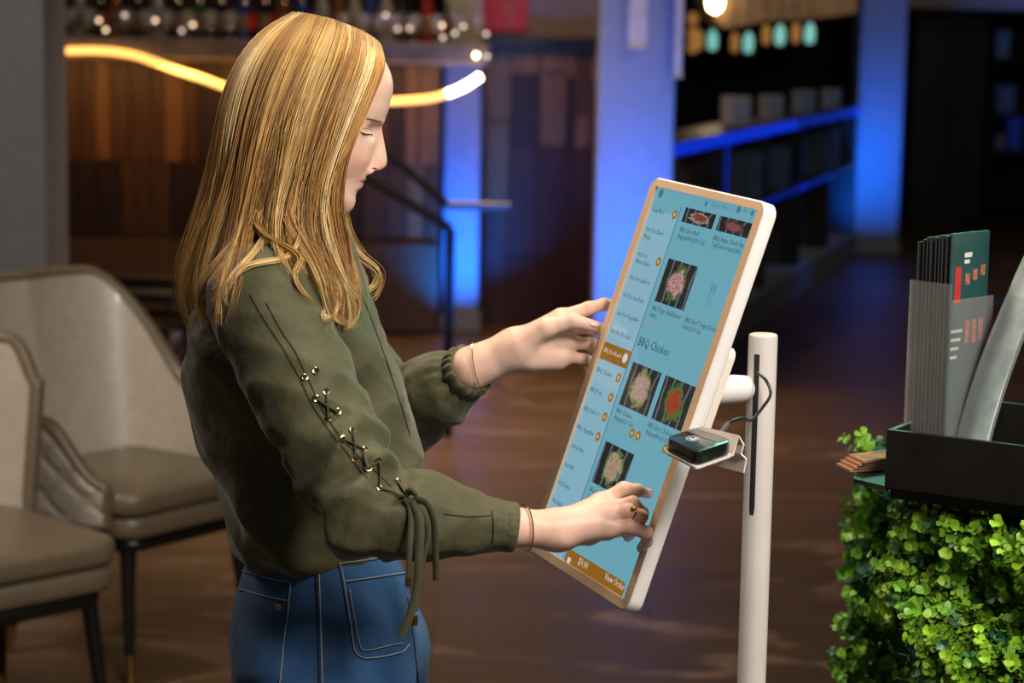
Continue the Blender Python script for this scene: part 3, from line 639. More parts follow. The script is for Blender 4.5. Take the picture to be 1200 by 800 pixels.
# cutlery icon
cx, cy = scr(832, 345); mb = MB()
for dx in (-.004, .004):
    quad(mb, rect(cx + dx - .001, cy - .014, cx + dx + .001, cy + .003), -.002); quad(mb, rect(cx + dx - .0028, cy + .003, cx + dx + .0028, cy + .013), -.002)
obj('cutlery_icon', mb, emat('screen_icon', (.08, .27, .36)), screen, smooth=False)
def photo_mat(name, c1, c2, rim, seed):
    m = bpy.data.materials.new(name); m.use_nodes = True; N = m.node_tree.nodes; L = m.node_tree.links; b = N['Principled BSDF']
    uv = N.new('ShaderNodeUVMap'); mp = N.new('ShaderNodeMapping'); mp.inputs['Location'].default_value = (-.5, -.5, 0); L.new(uv.outputs[0], mp.inputs[0])
    nz = N.new('ShaderNodeTexNoise'); nz.noise_dimensions = '4D'; nz.inputs['W'].default_value = seed; nz.inputs['Scale'].default_value = 4.5; nz.inputs['Detail'].default_value = 5; nz.inputs['Distortion'].default_value = .8; L.new(uv.outputs[0], nz.inputs['Vector'])
    ln = N.new('ShaderNodeVectorMath'); ln.operation = 'LENGTH'
    m2 = N.new('ShaderNodeMapping'); m2.inputs['Rotation'].default_value = (0, 0, .5); m2.inputs['Scale'].default_value = (1.35, 1., 1); L.new(mp.outputs[0], m2.inputs[0]); L.new(m2.outputs[0], ln.inputs[0])
    ad = N.new('ShaderNodeMath'); ad.operation = 'MULTIPLY_ADD'; ad.inputs[1].default_value = .62; L.new(nz.outputs[0], ad.inputs[0]); L.new(ln.outputs['Value'], ad.inputs[2])
    rp = N.new('ShaderNodeValToRGB'); cr = rp.color_ramp; cr.interpolation = 'LINEAR'; cr.elements[0].position = .57; cr.elements[0].color = (0, 0, 0, 1); cr.elements[1].position = .64; cr.elements[1].color = (1, 1, 1, 1); L.new(ad.outputs[0], rp.inputs[0])
    rp2 = N.new('ShaderNodeValToRGB'); cr = rp2.color_ramp; cr.elements[0].position = .68; cr.elements[0].color = (0, 0, 0, 1); cr.elements[1].position = .73; cr.elements[1].color = (1, 1, 1, 1); L.new(ad.outputs[0], rp2.inputs[0])
    n2 = N.new('ShaderNodeTexNoise'); n2.noise_dimensions = '4D'; n2.inputs['W'].default_value = seed + 3; n2.inputs['Scale'].default_value = 16; n2.inputs['Detail'].default_value = 3; n2.inputs['Distortion'].default_value = 2.5; L.new(uv.outputs[0], n2.inputs['Vector'])
    r3 = N.new('ShaderNodeMapRange'); r3.inputs[1].default_value = .4; r3.inputs[2].default_value = .6; L.new(n2.outputs[0], r3.inputs[0])
    food = N.new('ShaderNodeMix'); food.data_type = 'RGBA'; food.inputs[6].default_value = (*c1, 1); food.inputs[7].default_value = (*c2, 1); L.new(r3.outputs[0], food.inputs[0])
    a1 = N.new('ShaderNodeMix'); a1.data_type = 'RGBA'; a1.inputs[7].default_value = (*rim, 1); L.new(rp.outputs[0], a1.inputs[0]); L.new(food.outputs[2], a1.inputs[6])
    wv = N.new('ShaderNodeTexWave'); wv.inputs['Scale'].default_value = 1.3; wv.inputs['Distortion'].default_value = 3; wv.inputs['Phase Offset'].default_value = seed; L.new(uv.outputs[0], wv.inputs['Vector'])
    r4 = N.new('ShaderNodeMapRange'); r4.inputs[1].default_value = .82; r4.inputs[2].default_value = 1.; r4.inputs[4].default_value = .6; L.new(wv.outputs[0], r4.inputs[0])
    pl = N.new('ShaderNodeMix'); pl.data_type = 'RGBA'; pl.inputs[6].default_value = (.012, .013, .016, 1); pl.inputs[7].default_value = (.16, .20, .23, 1); L.new(r4.outputs[0], pl.inputs[0])
    a2 = N.new('ShaderNodeMix'); a2.data_type = 'RGBA'; L.new(rp2.outputs[0], a2.inputs[0]); L.new(a1.outputs[2], a2.inputs[6]); L.new(pl.outputs[2], a2.inputs[7])
    L.new(a2.outputs[2], b.inputs['Emission Color']); b.inputs['Emission Strength'].default_value = 1.; b.inputs['Base Color'].default_value = (.01, .01, .01, 1); b.inputs['Roughness'].default_value = .15
    return m
photos = [((802, 242), (838, 251), (832, 268), (797, 259), (.30, .05, .02), (.10, .02, .015), (.25, .22, .2), 'spicy beef dish'),
          ((842, 252), (880, 261), (875, 279), (837, 269), (.26, .09, .08), (.12, .03, .03), (.06, .03, .03), 'sliced raw beef'),
          ((782, 302), (817, 312), (799, 363), (765, 352), (.55, .36, .36), (.22, .03, .04), (.05, .10, .02), 'marbled finger ribs'),
          ((741, 424), (774, 436), (756, 488), (723, 472), (.45, .30, .27), (.30, .17, .14), (.14, .20, .05), 'chicken on lettuce'),
          ((779, 439), (814, 453), (796, 505), (761, 489), (.38, .05, .015), (.16, .02, .01), (.05, .13, .02), 'red spicy chicken'),
          ((707, 516), (741, 531), (726, 581), (692, 565), (.45, .36, .25), (.22, .13, .07), (.10, .15, .06), 'garlic chicken')]
for q, (A1, B1, C1, D1_, c1, c2, rim, lab) in enumerate(photos):
    sa = (scr(*A1)[0] + scr(*D1_)[0]) / 2; sb_ = (scr(*B1)[0] + scr(*C1)[0]) / 2; ta = (scr(*A1)[1] + scr(*B1)[1]) / 2; tb = (scr(*C1)[1] + scr(*D1_)[1]) / 2
    me = quad(MB(), rect(sa, tb, sb_, ta), -.0022).mesh('menu_photo'); uvl = me.uv_layers.new(name='UVMap')
    for li, uvc in enumerate(((0, 0), (1, 0), (1, 1), (0, 1))): uvl.data[li].uv = uvc
    obj('menu_photo', me, photo_mat(f'photo_{q}', c1, c2, rim, q * 1.7 + .3), screen, smooth=False, label=f'small menu picture of {lab}')
# mounting plate, arm, pole
CRM = pmat('kiosk_cream', (.80, .72, .64), .4, var=.03)
mb = MB(); P4 = rrect(.16, .13, .012, 4, .055, .015)
mb.prism([kp(x, y, -.024) for x, y in P4][::-1], KN * -.010)
obj('mount_plate', mb, CRM, kiosk, smooth=False)
mb = MB(); mb.prism([kp(x, y, -.0186) for x, y in rrect(.09, .09, .01, 4, .0, 0)][::-1], KN * -.006)
obj('mount_block', mb, CRM, kiosk, smooth=False)
PX, PY = .317, 2.668; za_ = at_y(880, 455, 2.66)[2]
hd = V3(-KN[0], -KN[1], 0); hd /= np.linalg.norm(hd)
p1 = V3(PX, PY, za_) - hd * .016; p0 = V3(PX, PY, za_) - hd * .135
POLW = pmat('pole_white', (.62, .575, .55), .38, var=.03)
obj('tilt_arm', MB().tube([p0, p0 + (p1 - p0) * .8, p1 - (p1 - p0) * .05, p1], [.0185, .0185, .0165, .011], 24), WHT, kiosk)
ZP = at_y(899, 391, PY)[2]; RP = .0183
obj('pole', MB().lathe([(.001, .012), (RP, .012), (RP, ZP - .003), (RP - .0008, ZP - .001), (RP - .003, ZP), (.001, ZP)], (PX, PY, 0), 40), POLW, kiosk, ang=50)
obj('base_plate', MB().lathe([(.001, 0), (.17, 0), (.172, .003), (.172, .009), (.168, .012), (.001, .012)], (PX, PY, 0), 48), POLW, kiosk)
# dark slot facing the screen and camera
az = math.atan2(-.93, -.52); zs1, zs0 = at_y(888, 413, PY)[2], at_y(880, 600, PY)[2]
mb = MB(); rows = []
for k in range(25):
    z = zs0 + (zs1 - zs0) * k / 24; e_ = min(1, math.sqrt(max(0.0, 1 - max(0, 1 - k / 1.0) ** 2)) + (.7 if k == 0 else 0)) if k < 2 else 1
    rows.append([V3(PX + (RP + .0003) * math.cos(az + w_ * e_), PY + (RP + .0003) * math.sin(az + w_ * e_), z) for w_ in np.linspace(-.20, .20, 7)])
f = [(i * 7 + j, i * 7 + j + 1, i * 7 + 8 + j, i * 7 + 7 + j) for i in range(24) for j in range(6)]
obj('cable_slot', mb.add(np.array(rows).reshape(-1, 3), f), pmat('slot_dark', (.03, .028, .028), .5), kiosk)
# bracket shelf
ZT = 1.160
RC = [at_z(x, y, ZT) for x, y in ((779.5, 512), (816, 530), (859, 515.5), (818, 499.5))]   # left, front, right, back
cen = sum(RC) / 4
def ins(k, dz): return [cen + (p - cen) * k + V3(0, 0, dz) for p in RC]
def rounded(poly, r=.18, n=4):
    o = []; m_ = len(poly)
    for i in range(m_):
        a, b, c = poly[i - 1], poly[i], poly[(i + 1) % m_]
        for k in range(n + 1):
            u = k / n; p0_, p1_ = b + (a - b) * r, b + (c - b) * r
            o.append((1 - u) ** 2 * p0_ + 2 * u * (1 - u) * b + u * u * p1_)
    return o
mb = MB().prism(rounded(ins(1.03, -.0185), .12), V3(0, 0, .0025))
rp_, bp_ = ins(1.03, -.0185)[2], ins(1.03, -.0185)[3]
ex = (bp_ - rp_); exn = ex / np.linalg.norm(ex)
prof = [(862, 522), (866, 512), (871, 521), (868, 532), (874, 538), (871, 554)]
Yp = rp_[1] + .004
pr = [at_y(x, y, Yp) for x, y in prof]; pr[0] = rp_.copy()
dvec = V3(-.038, .055, .0)
vs = []; f = []
for p in pr: vs += [p, p + dvec]
for i in range(len(pr) - 1): f.append((2 * i, 2 * i + 1, 2 * i + 3, 2 * i + 2))
fl = MB().add(vs, f)
brk = obj('reader_shelf', mb, WHT, kiosk, smooth=False)
me = fl.mesh('folded_flange'); fo = obj('folded_flange', me, CRM, kiosk, smooth=False)
md = fo.modifiers.new('thickness', 'SOLIDIFY'); md.thickness = .002
obj('shelf_stay', MB().tube([pr[3] + dvec * .8, pr[3] + dvec * 1.5, kp(.09, -.04, -.030)], .008, 8, flat=.35), CRM, kiosk)
# card reader (stands on the shelf)
rd = thing('card_reader', cen - V3(0, 0, .0185 - .0025), 'black card reader with a round emblem on the kiosk side shelf', 'card reader')
RB = pmat('reader_black', (.010, .011, .014), .22, var=.05, coat=.3)
mb = MB(); lo_, hi_ = rounded(ins(.97, -.0158)), rounded(ins(1.0, -.006)); h2 = rounded(ins(.99, -.001)); h3 = rounded(ins(.95, 0))
nr = len(lo_); rr = [lo_, hi_, h2, h3]
f = [(i * nr + j, i * nr + (j + 1) % nr, (i + 1) * nr + (j + 1) % nr, (i + 1) * nr + j) for i in range(3) for j in range(nr)] + [tuple(range(nr))[::-1], tuple(range(3 * nr, 4 * nr))]
obj('body', mb.add(np.concatenate(rr), f), RB, rd)
L_, F_, R_, B_ = RC
bil = lambda u, v, dz=.0004: (L_ * (1 - u) + B_ * u) * (1 - v) + (F_ * (1 - u) + R_ * u) * v + V3(0, 0, dz)     # u: left->back
obj('grey_panel', MB().add([bil(*q) for q in ((.52, .06), (.60, .10), (.62, .5), (.66, .80), (.70, .94), (.95, .94), (.96, .9), (.96, .1), (.94, .06))], [tuple(range(9))]), pmat('reader_grey', (.12, .11, .12), .35), rd, smooth=False)
mb = MB(); ec = (.40, .42)
for k in range(24):
    a0, a1 = k * math.pi / 12, (k + 1) * math.pi / 12
    mb.add([bil(ec[0] + r * math.cos(a), ec[1] + r * math.sin(a)) for r, a in ((.13, a0), (.13, a1), (.108, a1), (.108, a0))], [(0, 1, 2, 3)])
for k, a in enumerate((.3, .9, 1.6, 2.3)):
    mb.add([bil(ec[0] + r * math.cos(b_), ec[1] + r * math.sin(b_)) for r, b_ in ((.02, a + 2.2), (.09, a - .25), (.095, a), (.08, a + .35))], [(0, 1, 2, 3)])
mb.add([bil(ec[0] + .05 * math.cos(k * .7) - .02, ec[1] + .035 * math.sin(k * .7) - .03) for k in range(9)], [tuple(range(9))])
obj('emblem', mb, pmat('emblem_white', (.6, .6, .6), .4), rd, smooth=False)
fa, fb_ = ins(.985, -.012)[0], ins(.985, -.012)[1]
obj('card_slot', MB().add([fa + (fb_ - fa) * .12 + V3(-.0015, -.0012, .002), fa + (fb_ - fa) * .9 + V3(-.0015, -.0012, .002), fa + (fb_ - fa) * .9 + V3(-.0015, -.0012, -.002), fa + (fb_ - fa) * .12 + V3(-.0015, -.0012, -.002)], [(0, 1, 2, 3)]), pmat('slot_brown', (.10, .055, .03), .4), rd, smooth=False)
cb_ = bil(.97, .55, -.008)
cab = spline([cb_, at_y(852, 497, 2.42), at_y(868, 490, 2.46), at_y(880, 492, 2.55), at_y(893, 478, 2.60), at_y(903, 462, 2.62), at_y(898, 446, 2.63), at_y(888, 437, 2.645)], 40)
obj('cable', MB().tube(cab, .0020, 8), pmat('cable_black', (.012, .012, .013), .4), rd)
obj('cable_plug', MB().tube([bil(.96, .55, -.007), at_y(853, 496.5, 2.42)], [.004, .003], 10), pmat('plug_grey', (.10, .10, .10), .4), rd)

# ================================================================== HOST STAND, TRAY, BROCHURES, HEDGE
TL = at_z(1036, 571, 1.05); fd = V3(.84, -.54, 0); fd /= np.linalg.norm(fd); bd = V3(-fd[1], fd[0], 0)
def cp(s, t, z): return V3(TL[0], TL[1], 0) + fd * s + bd * t + V3(0, 0, z)
RF = np.array([[fd[0], bd[0], 0], [fd[1], bd[1], 0], [0, 0, 1]])
def cbox(mb, s0, s1, t0, t1, z0, z1, bev=.002): return mb.box((s0, t0, z0), (s1, t1, z1), bev, RF, V3(TL[0], TL[1], 0))
STB = pmat('stand_black', (.010, .009, .009), .35, var=.2)
hs = thing('host_stand', cp(.3, .2, 0), 'black host stand counter holding brochures at the right edge', 'host stand')
obj('cabinet', cbox(MB(), .10, .9, .10, .42, 0, 1.03), STB, hs, smooth=False)
obj('counter_top', cbox(MB(), -.005, .95, .03, .45, 1.03, 1.05), STB, hs, smooth=False)
ZT0, ZT1 = 1.05, at_y(1037, 503, TL[1])[2]
tr = thing('black_tray', cp(.3, .15, ZT0), 'black open tray on the host stand counter', 'tray')
for nm, a in (('front_wall', (0, .9, 0, .008, ZT0, ZT1)), ('side_wall', (0, .008, .0085, .30, ZT0, ZT1)), ('side_wall', (.892, .9, .0085, .30, ZT0, ZT1)), ('rear_wall', (.0085, .8915, .292, .30, ZT0, ZT1)), ('bottom', (.0085, .8915, .0085, .2915, ZT0, ZT0 + .006))):
    obj(nm, cbox(MB(), *a, .001), STB, tr, smooth=False)
# clear holder with folded brochures
ZH = ZT0 + .006
K = at_z(1108, 503, ZT1); K = V3(K[0], K[1], ZH); rv = V3(.066, .068, 0); lv = V3(-.043, .044, 0)
ACR = pmat('acrylic', (.50, .47, .46), .08, var=0, spec=.8, alpha=.13)
hold = thing('brochure_holder', K + (rv + lv) / 2, 'clear acrylic holder packed with dark folded brochures', 'brochure holder')
HZ = at_y(1110, 333, K[1])[2] - ZH
def pane(nm, a, b, z0, z1, th):
    d = (b - a) / np.linalg.norm(b - a); nrm = V3(d[1], -d[0], 0) * th
    return obj(nm, MB().prism([a + V3(0, 0, z0), b + V3(0, 0, z0), b + V3(0, 0, z1), a + V3(0, 0, z1)], nrm), ACR, hold, smooth=False)
pane('side_pane', K + lv, K, 0, HZ, .002)
pane('front_pane', K, K + rv, 0, HZ * .92, .002)
pane('rear_pane', K + lv + rv, K + lv, 0, HZ, .002)
BRD = pmat('brochure_dark', (.016, .018, .020), .3); BRT = pmat('brochure_teal', (.025, .085, .085), .3, alt=(.012, .045, .045), scale=12); BPG = pmat('brochure_edge', (.12, .12, .125), .5)
rn = rv / np.linalg.norm(rv); ln = lv / np.linalg.norm(lv); BH = at_y(1130, 272, K[1] + .03)[2] - ZH
for q in range(9):
    o_ = K + ln * (.004 + .0058 * q) + rn * (.005 + random.uniform(-.001, .001)); h = BH - .002 * (q % 3) - .0012 * q
    lab = 'outermost teal printed brochure with red and white print in the clear holder' if q == 0 else f'dark folded brochure in the clear holder, {words[q - 1]} behind the printed front one'
    t = thing('folded_brochure', o_, lab, 'brochure', 'brochures in the clear holder')
    wv_ = rn * .086; tl_ = ln * random.uniform(-.0008, .0008) + rn * -.004
    def leaf(off, th, hh): return MB().prism([o_ + ln * off, o_ + ln * off + wv_, o_ + ln * off + wv_ + tl_ + V3(0, 0, hh), o_ + ln * off + tl_ + V3(0, 0, hh)], ln * th)
    obj('cover', leaf(0, .0007, h), BRT if q == 0 else BRD, t, smooth=False)
    obj('inner_page', leaf(.0012, .0006, h - .001), BPG, t, smooth=False)
    obj('back_cover', leaf(.0024, .0007, h), BRD if q < 8 else BRT, t, smooth=False)
    if q == 0:
        def spot(u, v, w_, hh, m, nm):
            p = o_ + wv_ * u + tl_ * v + V3(0, 0, h * v) - ln * .0004
            obj(nm, MB().add([p, p + wv_ * w_, p + wv_ * w_ + V3(0, 0, hh), p + V3(0, 0, hh)], [(0, 1, 2, 3)]), m, t, smooth=False)
        RDm = pmat('print_red', (.5, .03, .03), .4); WHm = pmat('print_white', (.6, .6, .58), .4); PKm = pmat('print_food', (.45, .16, .10), .4, alt=(.2, .05, .03), scale=200)
        spot(.10, .72, .16, .045, RDm, 'red_panel'); spot(.34, .90, .20, .006, WHm, 'title_print'); spot(.34, .875, .14, .005, WHm, 'title_print')
        for k in range(3): spot(.38 + .2 * k, .79 + .015 * k, .12, .014, PKm, 'food_print')
        for k in range(4): spot(.05, .60 - .035 * k, .3 - .04 * k, .004, WHm, 'text_line')
        for k in range(3): spot(.42 + .18 * k, .55, .12, .03, PKm, 'food_print')
# leaning clear sleeve with sheets
SLV = pmat('sleeve_plastic', (.55, .62, .62), .10, var=0, spec=.8, alpha=.22); SHT = pmat('sheet_pale', (.58, .66, .66), .4, alt=(.40, .48, .49), scale=30); SHP = pmat('sheet_print', (.20, .28, .27), .3, alt=(.46, .49, .46), scale=38, bump=.05)
sol = lambda px, t: min(np.linspace(0, .6, 600), key=lambda s: abs(pix(cp(s, t, ZT1))[0] - px)); b0 = cp(sol(1115, .055), .055, ZH); sleeve = thing('plastic_sleeve', b0, 'clear plastic menu sleeve leaning right beside the brochure holder', 'menu sleeve')
b1 = cp(sol(1150, .030), .030, ZH)
upv = at_y(1202, 292, b1[1] + .02) - at_y(1116, 508, b1[1] + .02); upv = upv + V3(0, .03, 0); upv *= (1 + (ZT1 - ZH) / upv[2])
e1 = (b1 - b0) * 1.0; nrm = np.cross(e1, upv); nrm /= np.linalg.norm(nrm)
if nrm[1] > 0: nrm = -nrm
def curved(mb, off, k, top, s=(0, 1)):
    rows = []
    for i in range(9):
        v = i / 8 * top
        for u in (s[0], s[1]): rows.append(b0 + e1 * u + upv * v + V3(.022, -.004, 0) * (-4 * (v / top) * (1 - v / top)) * .6 * k + nrm * off)
    return mb.add(rows, [(2 * i, 2 * i + 1, 2 * i + 3, 2 * i + 2) for i in range(8)])
for nm, off, top, m, s_ in (('front_film', .004, 1.0, SLV, (0, 1)), ('printed_sheet', .002, .94, SHP, (.05, .95)), ('pale_sheet', -.001, 1.16, SHT, (-.05, .9)), ('pale_sheet', -.004, 1.13, SHT, (-.09, .86)), ('back_film', -.007, 1.05, SLV, (-.1, .9))):
    o = obj(nm, curved(MB(), off, 1, top, s_), m, sleeve); mo = o.modifiers.new('thickness', 'SOLIDIFY'); mo.thickness = .0012
# picture cards sticking out beside the tray
CARD = pmat('card_print', (.62, .20, .05), .3, alt=(.10, .04, .02), scale=45); CEDGE = pmat('card_edge', (.45, .25, .15), .5)
cs = at_z(1000, 556, 1.05)
for q in range(4):
    z = 1.0505 + .0042 * q; c0 = at_z(997 + 5 * q, 553 - 3.4 * q, z)
    t = thing('picture_card', c0, ('lowest' if q == 0 else 'second' if q == 1 else 'third' if q == 2 else 'topmost') + ' orange printed card of the pile jutting out left of the tray', 'card', 'cards beside the tray')
    u_ = V3(.78, .25 + .1 * q, 0) * .075; v_ = V3(-.2, .75, 0) * .06
    obj('card_body', MB().prism([c0, c0 + u_, c0 + u_ + v_, c0 + v_], V3(0, 0, .0032)), CEDGE, t, smooth=False)
    obj('print_face', MB().prism([c0 + u_ * .04 + v_ * .04 + V3(0, 0, .0033), c0 + u_ * .96 + v_ * .04 + V3(0, 0, .0033), c0 + u_ * .96 + v_ * .96 + V3(0, 0, .0033), c0 + u_ * .04 + v_ * .96 + V3(0, 0, .0033)], V3(0, 0, .0004)), CARD, t, smooth=False)
obj('card_ledge', MB().prism([at_z(1000, 560, 1.05) - V3(0, 0, .0005), cp(-.001, .01, 1.0495), cp(-.001, .12, 1.0495), at_z(1012, 540, 1.05) - V3(0, 0, .0005)][::-1], V3(0, 0, -.006)), STB, hs, smooth=False)

# ---- hedge of leafy sprigs on a lattice
def leaf_mesh(nm, m):
    L, Wd = .0105, .0072; rows = []
    for i, (v, w_) in enumerate(((0, .12), (.25, .75), (.55, 1.), (.82, .72), (1., .08))):
        rows.append([(L * v, -Wd * w_, .0016 * w_ - .0035 * v * v), (L * v, 0, -.0006 - .0035 * v * v), (L * v, Wd * w_, .0016 * w_ - .0035 * v * v)])
    vs = np.array(rows).reshape(-1, 3); f = []
    for i in range(4):
        for j in range(2): f.append((i * 3 + j, i * 3 + 3 + j, i * 3 + 4 + j, i * 3 + 1 + j))
    return vs, f
LV, LF = leaf_mesh('leaf', None)
def green(nm, a, b): return pmat(nm, a, .42, alt=b, scale=120, rnd=.3, sheen=.05, sss=0)
G1 = green('leaf_bright', (.34, .62, .035), (.22, .46, .02)); G2 = green('leaf_mid', (.17, .40, .03), (.10, .26, .018)); G3 = green('leaf_dark', (.028, .15, .045), (.015, .09, .03)); GST = pmat('sprig_stem', (.10, .20, .03), .5)
def hedge(name, label, place, nspr, named, seed, mixw, scl=1.):
    rg = np.random.default_rng(seed)
    root = thing(name, place(.5, 0)[0] * V3(1, 1, 0) + V3(0, 0, place(.5, 0)[0][2]), label, 'hedge')
    meshes = []
    for m in (G1, G2, G3):
        me = bpy.data.meshes.new('leaf'); me.from_pydata((LV * scl).tolist(), [], LF); me.materials.append(m); me.polygons.foreach_set('use_smooth', [True] * len(me.polygons)); meshes.append(me)
    bulk = [MB(), MB(), MB()]; stems = MB(); cand = []
    for k in range(nspr):
        u, v = rg.random(), rg.random(); p, nrm = place(u, v); p = p + nrm * (rg.normal(0, .012) - .004)
        ax = nrm * rg.uniform(.5, 1.1) + V3(0, 0, rg.uniform(-.1, .9)) + rg.normal(0, .45, 3); ax /= np.linalg.norm(ax)
        q0 = np.cross(ax, rg.normal(0, 1, 3)); q0 /= np.linalg.norm(q0); q1 = np.cross(ax, q0)
        npair = rg.integers(3, 6); ln_ = npair * .0085 * scl; kind = rg.choice(3, p=mixw)
        stems.tube([p - ax * .02, p + ax * ln_], [.0011, .0006], 4, cap=False)
        for i in range(npair + 1):
            c = p + ax * (.004 + i * .0085 * scl); a0 = i * math.pi / 2
            sz = 1.08 - .35 * abs(i / npair - .35)
            for sgn in (0, math.pi):
                d = q0 * math.cos(a0 + sgn) + q1 * math.sin(a0 + sgn); d = d * .85 + ax * (.35 + .5 * i / npair) + rg.normal(0, .12, 3); d /= np.linalg.norm(d)
                up = ax - d * (ax @ d); up /= np.linalg.norm(up); R = np.stack([d, np.cross(up, d), up], 1)
                cand.append((c, R, sz * rg.uniform(.8, 1.2), kind))
    order = np.argsort([c[0] @ _fw - .02 * c[0][2] for c in cand])
    vis = 0
    for idx in order:
        c, R, sz, kind = cand[idx]; d = c - CAM; z = d @ _fw; px, py = 600 + FPX * (d @ _r) / z, 400 - FPX * (d @ _u) / z
        if vis < named and 985 < px < 1205 and 570 < py < 805:
            vis += 1; o = bpy.data.objects.new('leaf', meshes[kind]); COL.objects.link(o); o.parent = root
            Mx = Matrix.Identity(4)
            for i in range(3):
                for j in range(3): Mx[i][j] = R[i][j] * sz
                Mx[i][3] = c[i] - root.location[i]
            o.matrix_local = Mx
        else: bulk[kind].add((LV * scl * sz) @ R.T + c, LF)
    for b_, m in zip(bulk, (G1, G2, G3)):
        if b_.n: obj('leaves', b_, m, root, kind='stuff', ang=None)
    obj('stems', stems, GST, root, kind='stuff')
    return root
fdn = -bd
def place_up(u, v):
    s = -.012 + .45 * u; z = .70 + .302 * v; bulge = .025 * math.sin(7 * u + 3 * v) + .02 * math.cos(11 * v + 4 * u)
    edge = max(0, .10 - (s + .012)) / .10
    p = cp(s, .035 - bulge + .10 * edge ** 2, z)
    # cut away below on the left
    if v < .60 and u < .22 - .12 * v: p = cp(.09 + .35 * u, .035 - bulge, z + .0)
    n = fdn * 1.0 - fd * .6 * edge; return p, n / np.linalg.norm(n)
hedge('boxwood_hedge', 'bright green artificial boxwood hedge hanging on the host stand front', place_up, 2300, 300, 3, (.62, .28, .10))
hb0 = at_y(1003, 690, 3.05)
def place_lo(u, v):
    z = .50 + .50 * v; b_ = .02 * math.sin(9 * u + 5 * v) + .02 * math.cos(13 * v)
    p = V3(hb0[0] + .02 + .25 * u, 3.10 - .06 * u - b_, z); p[0] -= .03 * math.sin(3 * v)
    n = V3(-.35, -.9, .1); return p, n / np.linalg.norm(n)
hedge('boxwood_hedge', 'hedge lower down behind the bright one, shade put in as darker leaves', place_lo, 520, 120, 5, (.15, .6, .25), 1.15)  # shade on this hedge is put into its darker leaf mix
bk = MB().box((hb0[0] + .03, 3.13, 0), (hb0[0] + .30, 3.27, .99), .01)
pb = obj('planter_box', bk, pmat('planter_dark', (.012, .016, .010), .7), None, 'dark planter box standing behind the host stand under the dim hedge', 'planter', smooth=False)
lat = thing('hedge_lattice', cp(.3, .05, .68), 'dark green lattice grid behind the bright hedge leaves', 'lattice')
LATM = pmat('lattice_green', (.012, .045, .025), .5)
for k in range(14): obj('bar', cbox(MB(), .02 + .032 * k, .025 + .032 * k, .062, .066, .70, 1.03, .0), LATM, lat, smooth=False)
for k in range(10): obj('bar', cbox(MB(), .0, .46, .0665, .070, .715 + .033 * k, .72 + .033 * k, .0), LATM, lat, smooth=False)

# ================================================================== PERSON
AF = math.radians(5.5); PF = V3(math.cos(AF), math.sin(AF), 0); PL = V3(math.sin(AF), -math.cos(AF), 0); PO = V3(-.2534, 2.64, 0)
def B(px, py, l=0.):                       # pixel -> body coordinates (forward, towards camera, up) at a sideways distance l
    d = ray(px, py); k = ((PO + PL * l - CAM) @ PL) / (d @ PL); p = CAM + d * k - PO
    return V3(p @ PF, l, p[2])
def toW(v): v = np.asarray(v); return PO + v[..., :1] * PF + v[..., 1:2] * PL + v[..., 2:3] * V3(0, 0, 1)
def toB(w_): w_ = np.asarray(w_) - PO; return np.stack([w_ @ PF, w_ @ PL, w_[..., 2]], -1)
def Lp(px, py):                            # sideways distance of the kiosk glass at a pixel
    s, t = scr(px, py); return float(toB(kp(s, t))[1])
def surface_net(fn, lo, hi, h):
    lo = np.array(lo, float); n = np.ceil((np.array(hi) - lo) / h).astype(int) + 1
    ax = [lo[i] + h * np.arange(n[i]) for i in range(3)]
    val = np.empty(n, np.float32); step = max(1, int(400000 / (n[1] * n[2])))
    for i in range(0, n[0], step):
        g = np.stack(np.meshgrid(ax[0][i:i + step], ax[1], ax[2], indexing='ij'), -1); val[i:i + step] = fn(g.reshape(-1, 3)).reshape(g.shape[:3])
    s = val < 0; c = np.zeros(n - 1, np.uint8)
    for dx in (0, 1):
        for dy in (0, 1):
            for dz in (0, 1): c += s[dx:n[0] - 1 + dx, dy:n[1] - 1 + dy, dz:n[2] - 1 + dz]
    act = np.argwhere((c > 0) & (c < 8)); idx = -np.ones(n - 1, np.int64); idx[tuple(act.T)] = np.arange(len(act))
    acc = np.zeros((len(act), 3)); cnt = np.zeros(len(act))
    cor = [(x, y, z) for x in (0, 1) for y in (0, 1) for z in (0, 1)]
    for a in cor:
        for axi in range(3):
            if a[axi]: continue
            b = list(a); b[axi] = 1
            va = val[tuple((act + a).T)]; vb = val[tuple((act + b).T)]; m = (va < 0) != (vb < 0)
            t = np.where(m, va / np.where(m, va - vb, 1), 0)
            p = np.array(a, float)[None] + t[:, None] * (np.array(b) - np.array(a)); acc += np.where(m[:, None], p, 0); cnt += m
    v = lo + (act + acc / cnt[:, None]) * h
    faces = []
    for axi in range(3):
        o1, o2 = [(1, 2), (2, 0), (0, 1)][axi]
        sl0 = [slice(None)] * 3; sl1 = [slice(None)] * 3; sl0[axi] = slice(0, -1); sl1[axi] = slice(1, None)
        a, b = s[tuple(sl0)], s[tuple(sl1)]
        e = np.argwhere(a != b)
        ok = (e[:, o1] > 0) & (e[:, o2] > 0) & (e[:, o1] < n[o1] - 1) & (e[:, o2] < n[o2] - 1); e = e[ok]
        flip = a[tuple(e.T)]
        d1 = np.zeros(3, int); d1[o1] = 1; d2 = np.zeros(3, int); d2[o2] = 1
        q = np.stack([idx[tuple((e - d1 - d2).T)], idx[tuple((e - d2).T)], idx[tuple(e.T)], idx[tuple((e - d1).T)]], 1)
        q[~flip] = q[~flip][:, ::-1]; faces.append(q)
    return v, np.concatenate(faces)
def rc(p, a, b, r1, r2):
    ba = b - a; t = np.clip((p - a) @ ba / (ba @ ba), 0, 1); return np.linalg.norm(p - a - t[:, None] * ba, axis=1) - (r1 + (r2 - r1) * t)
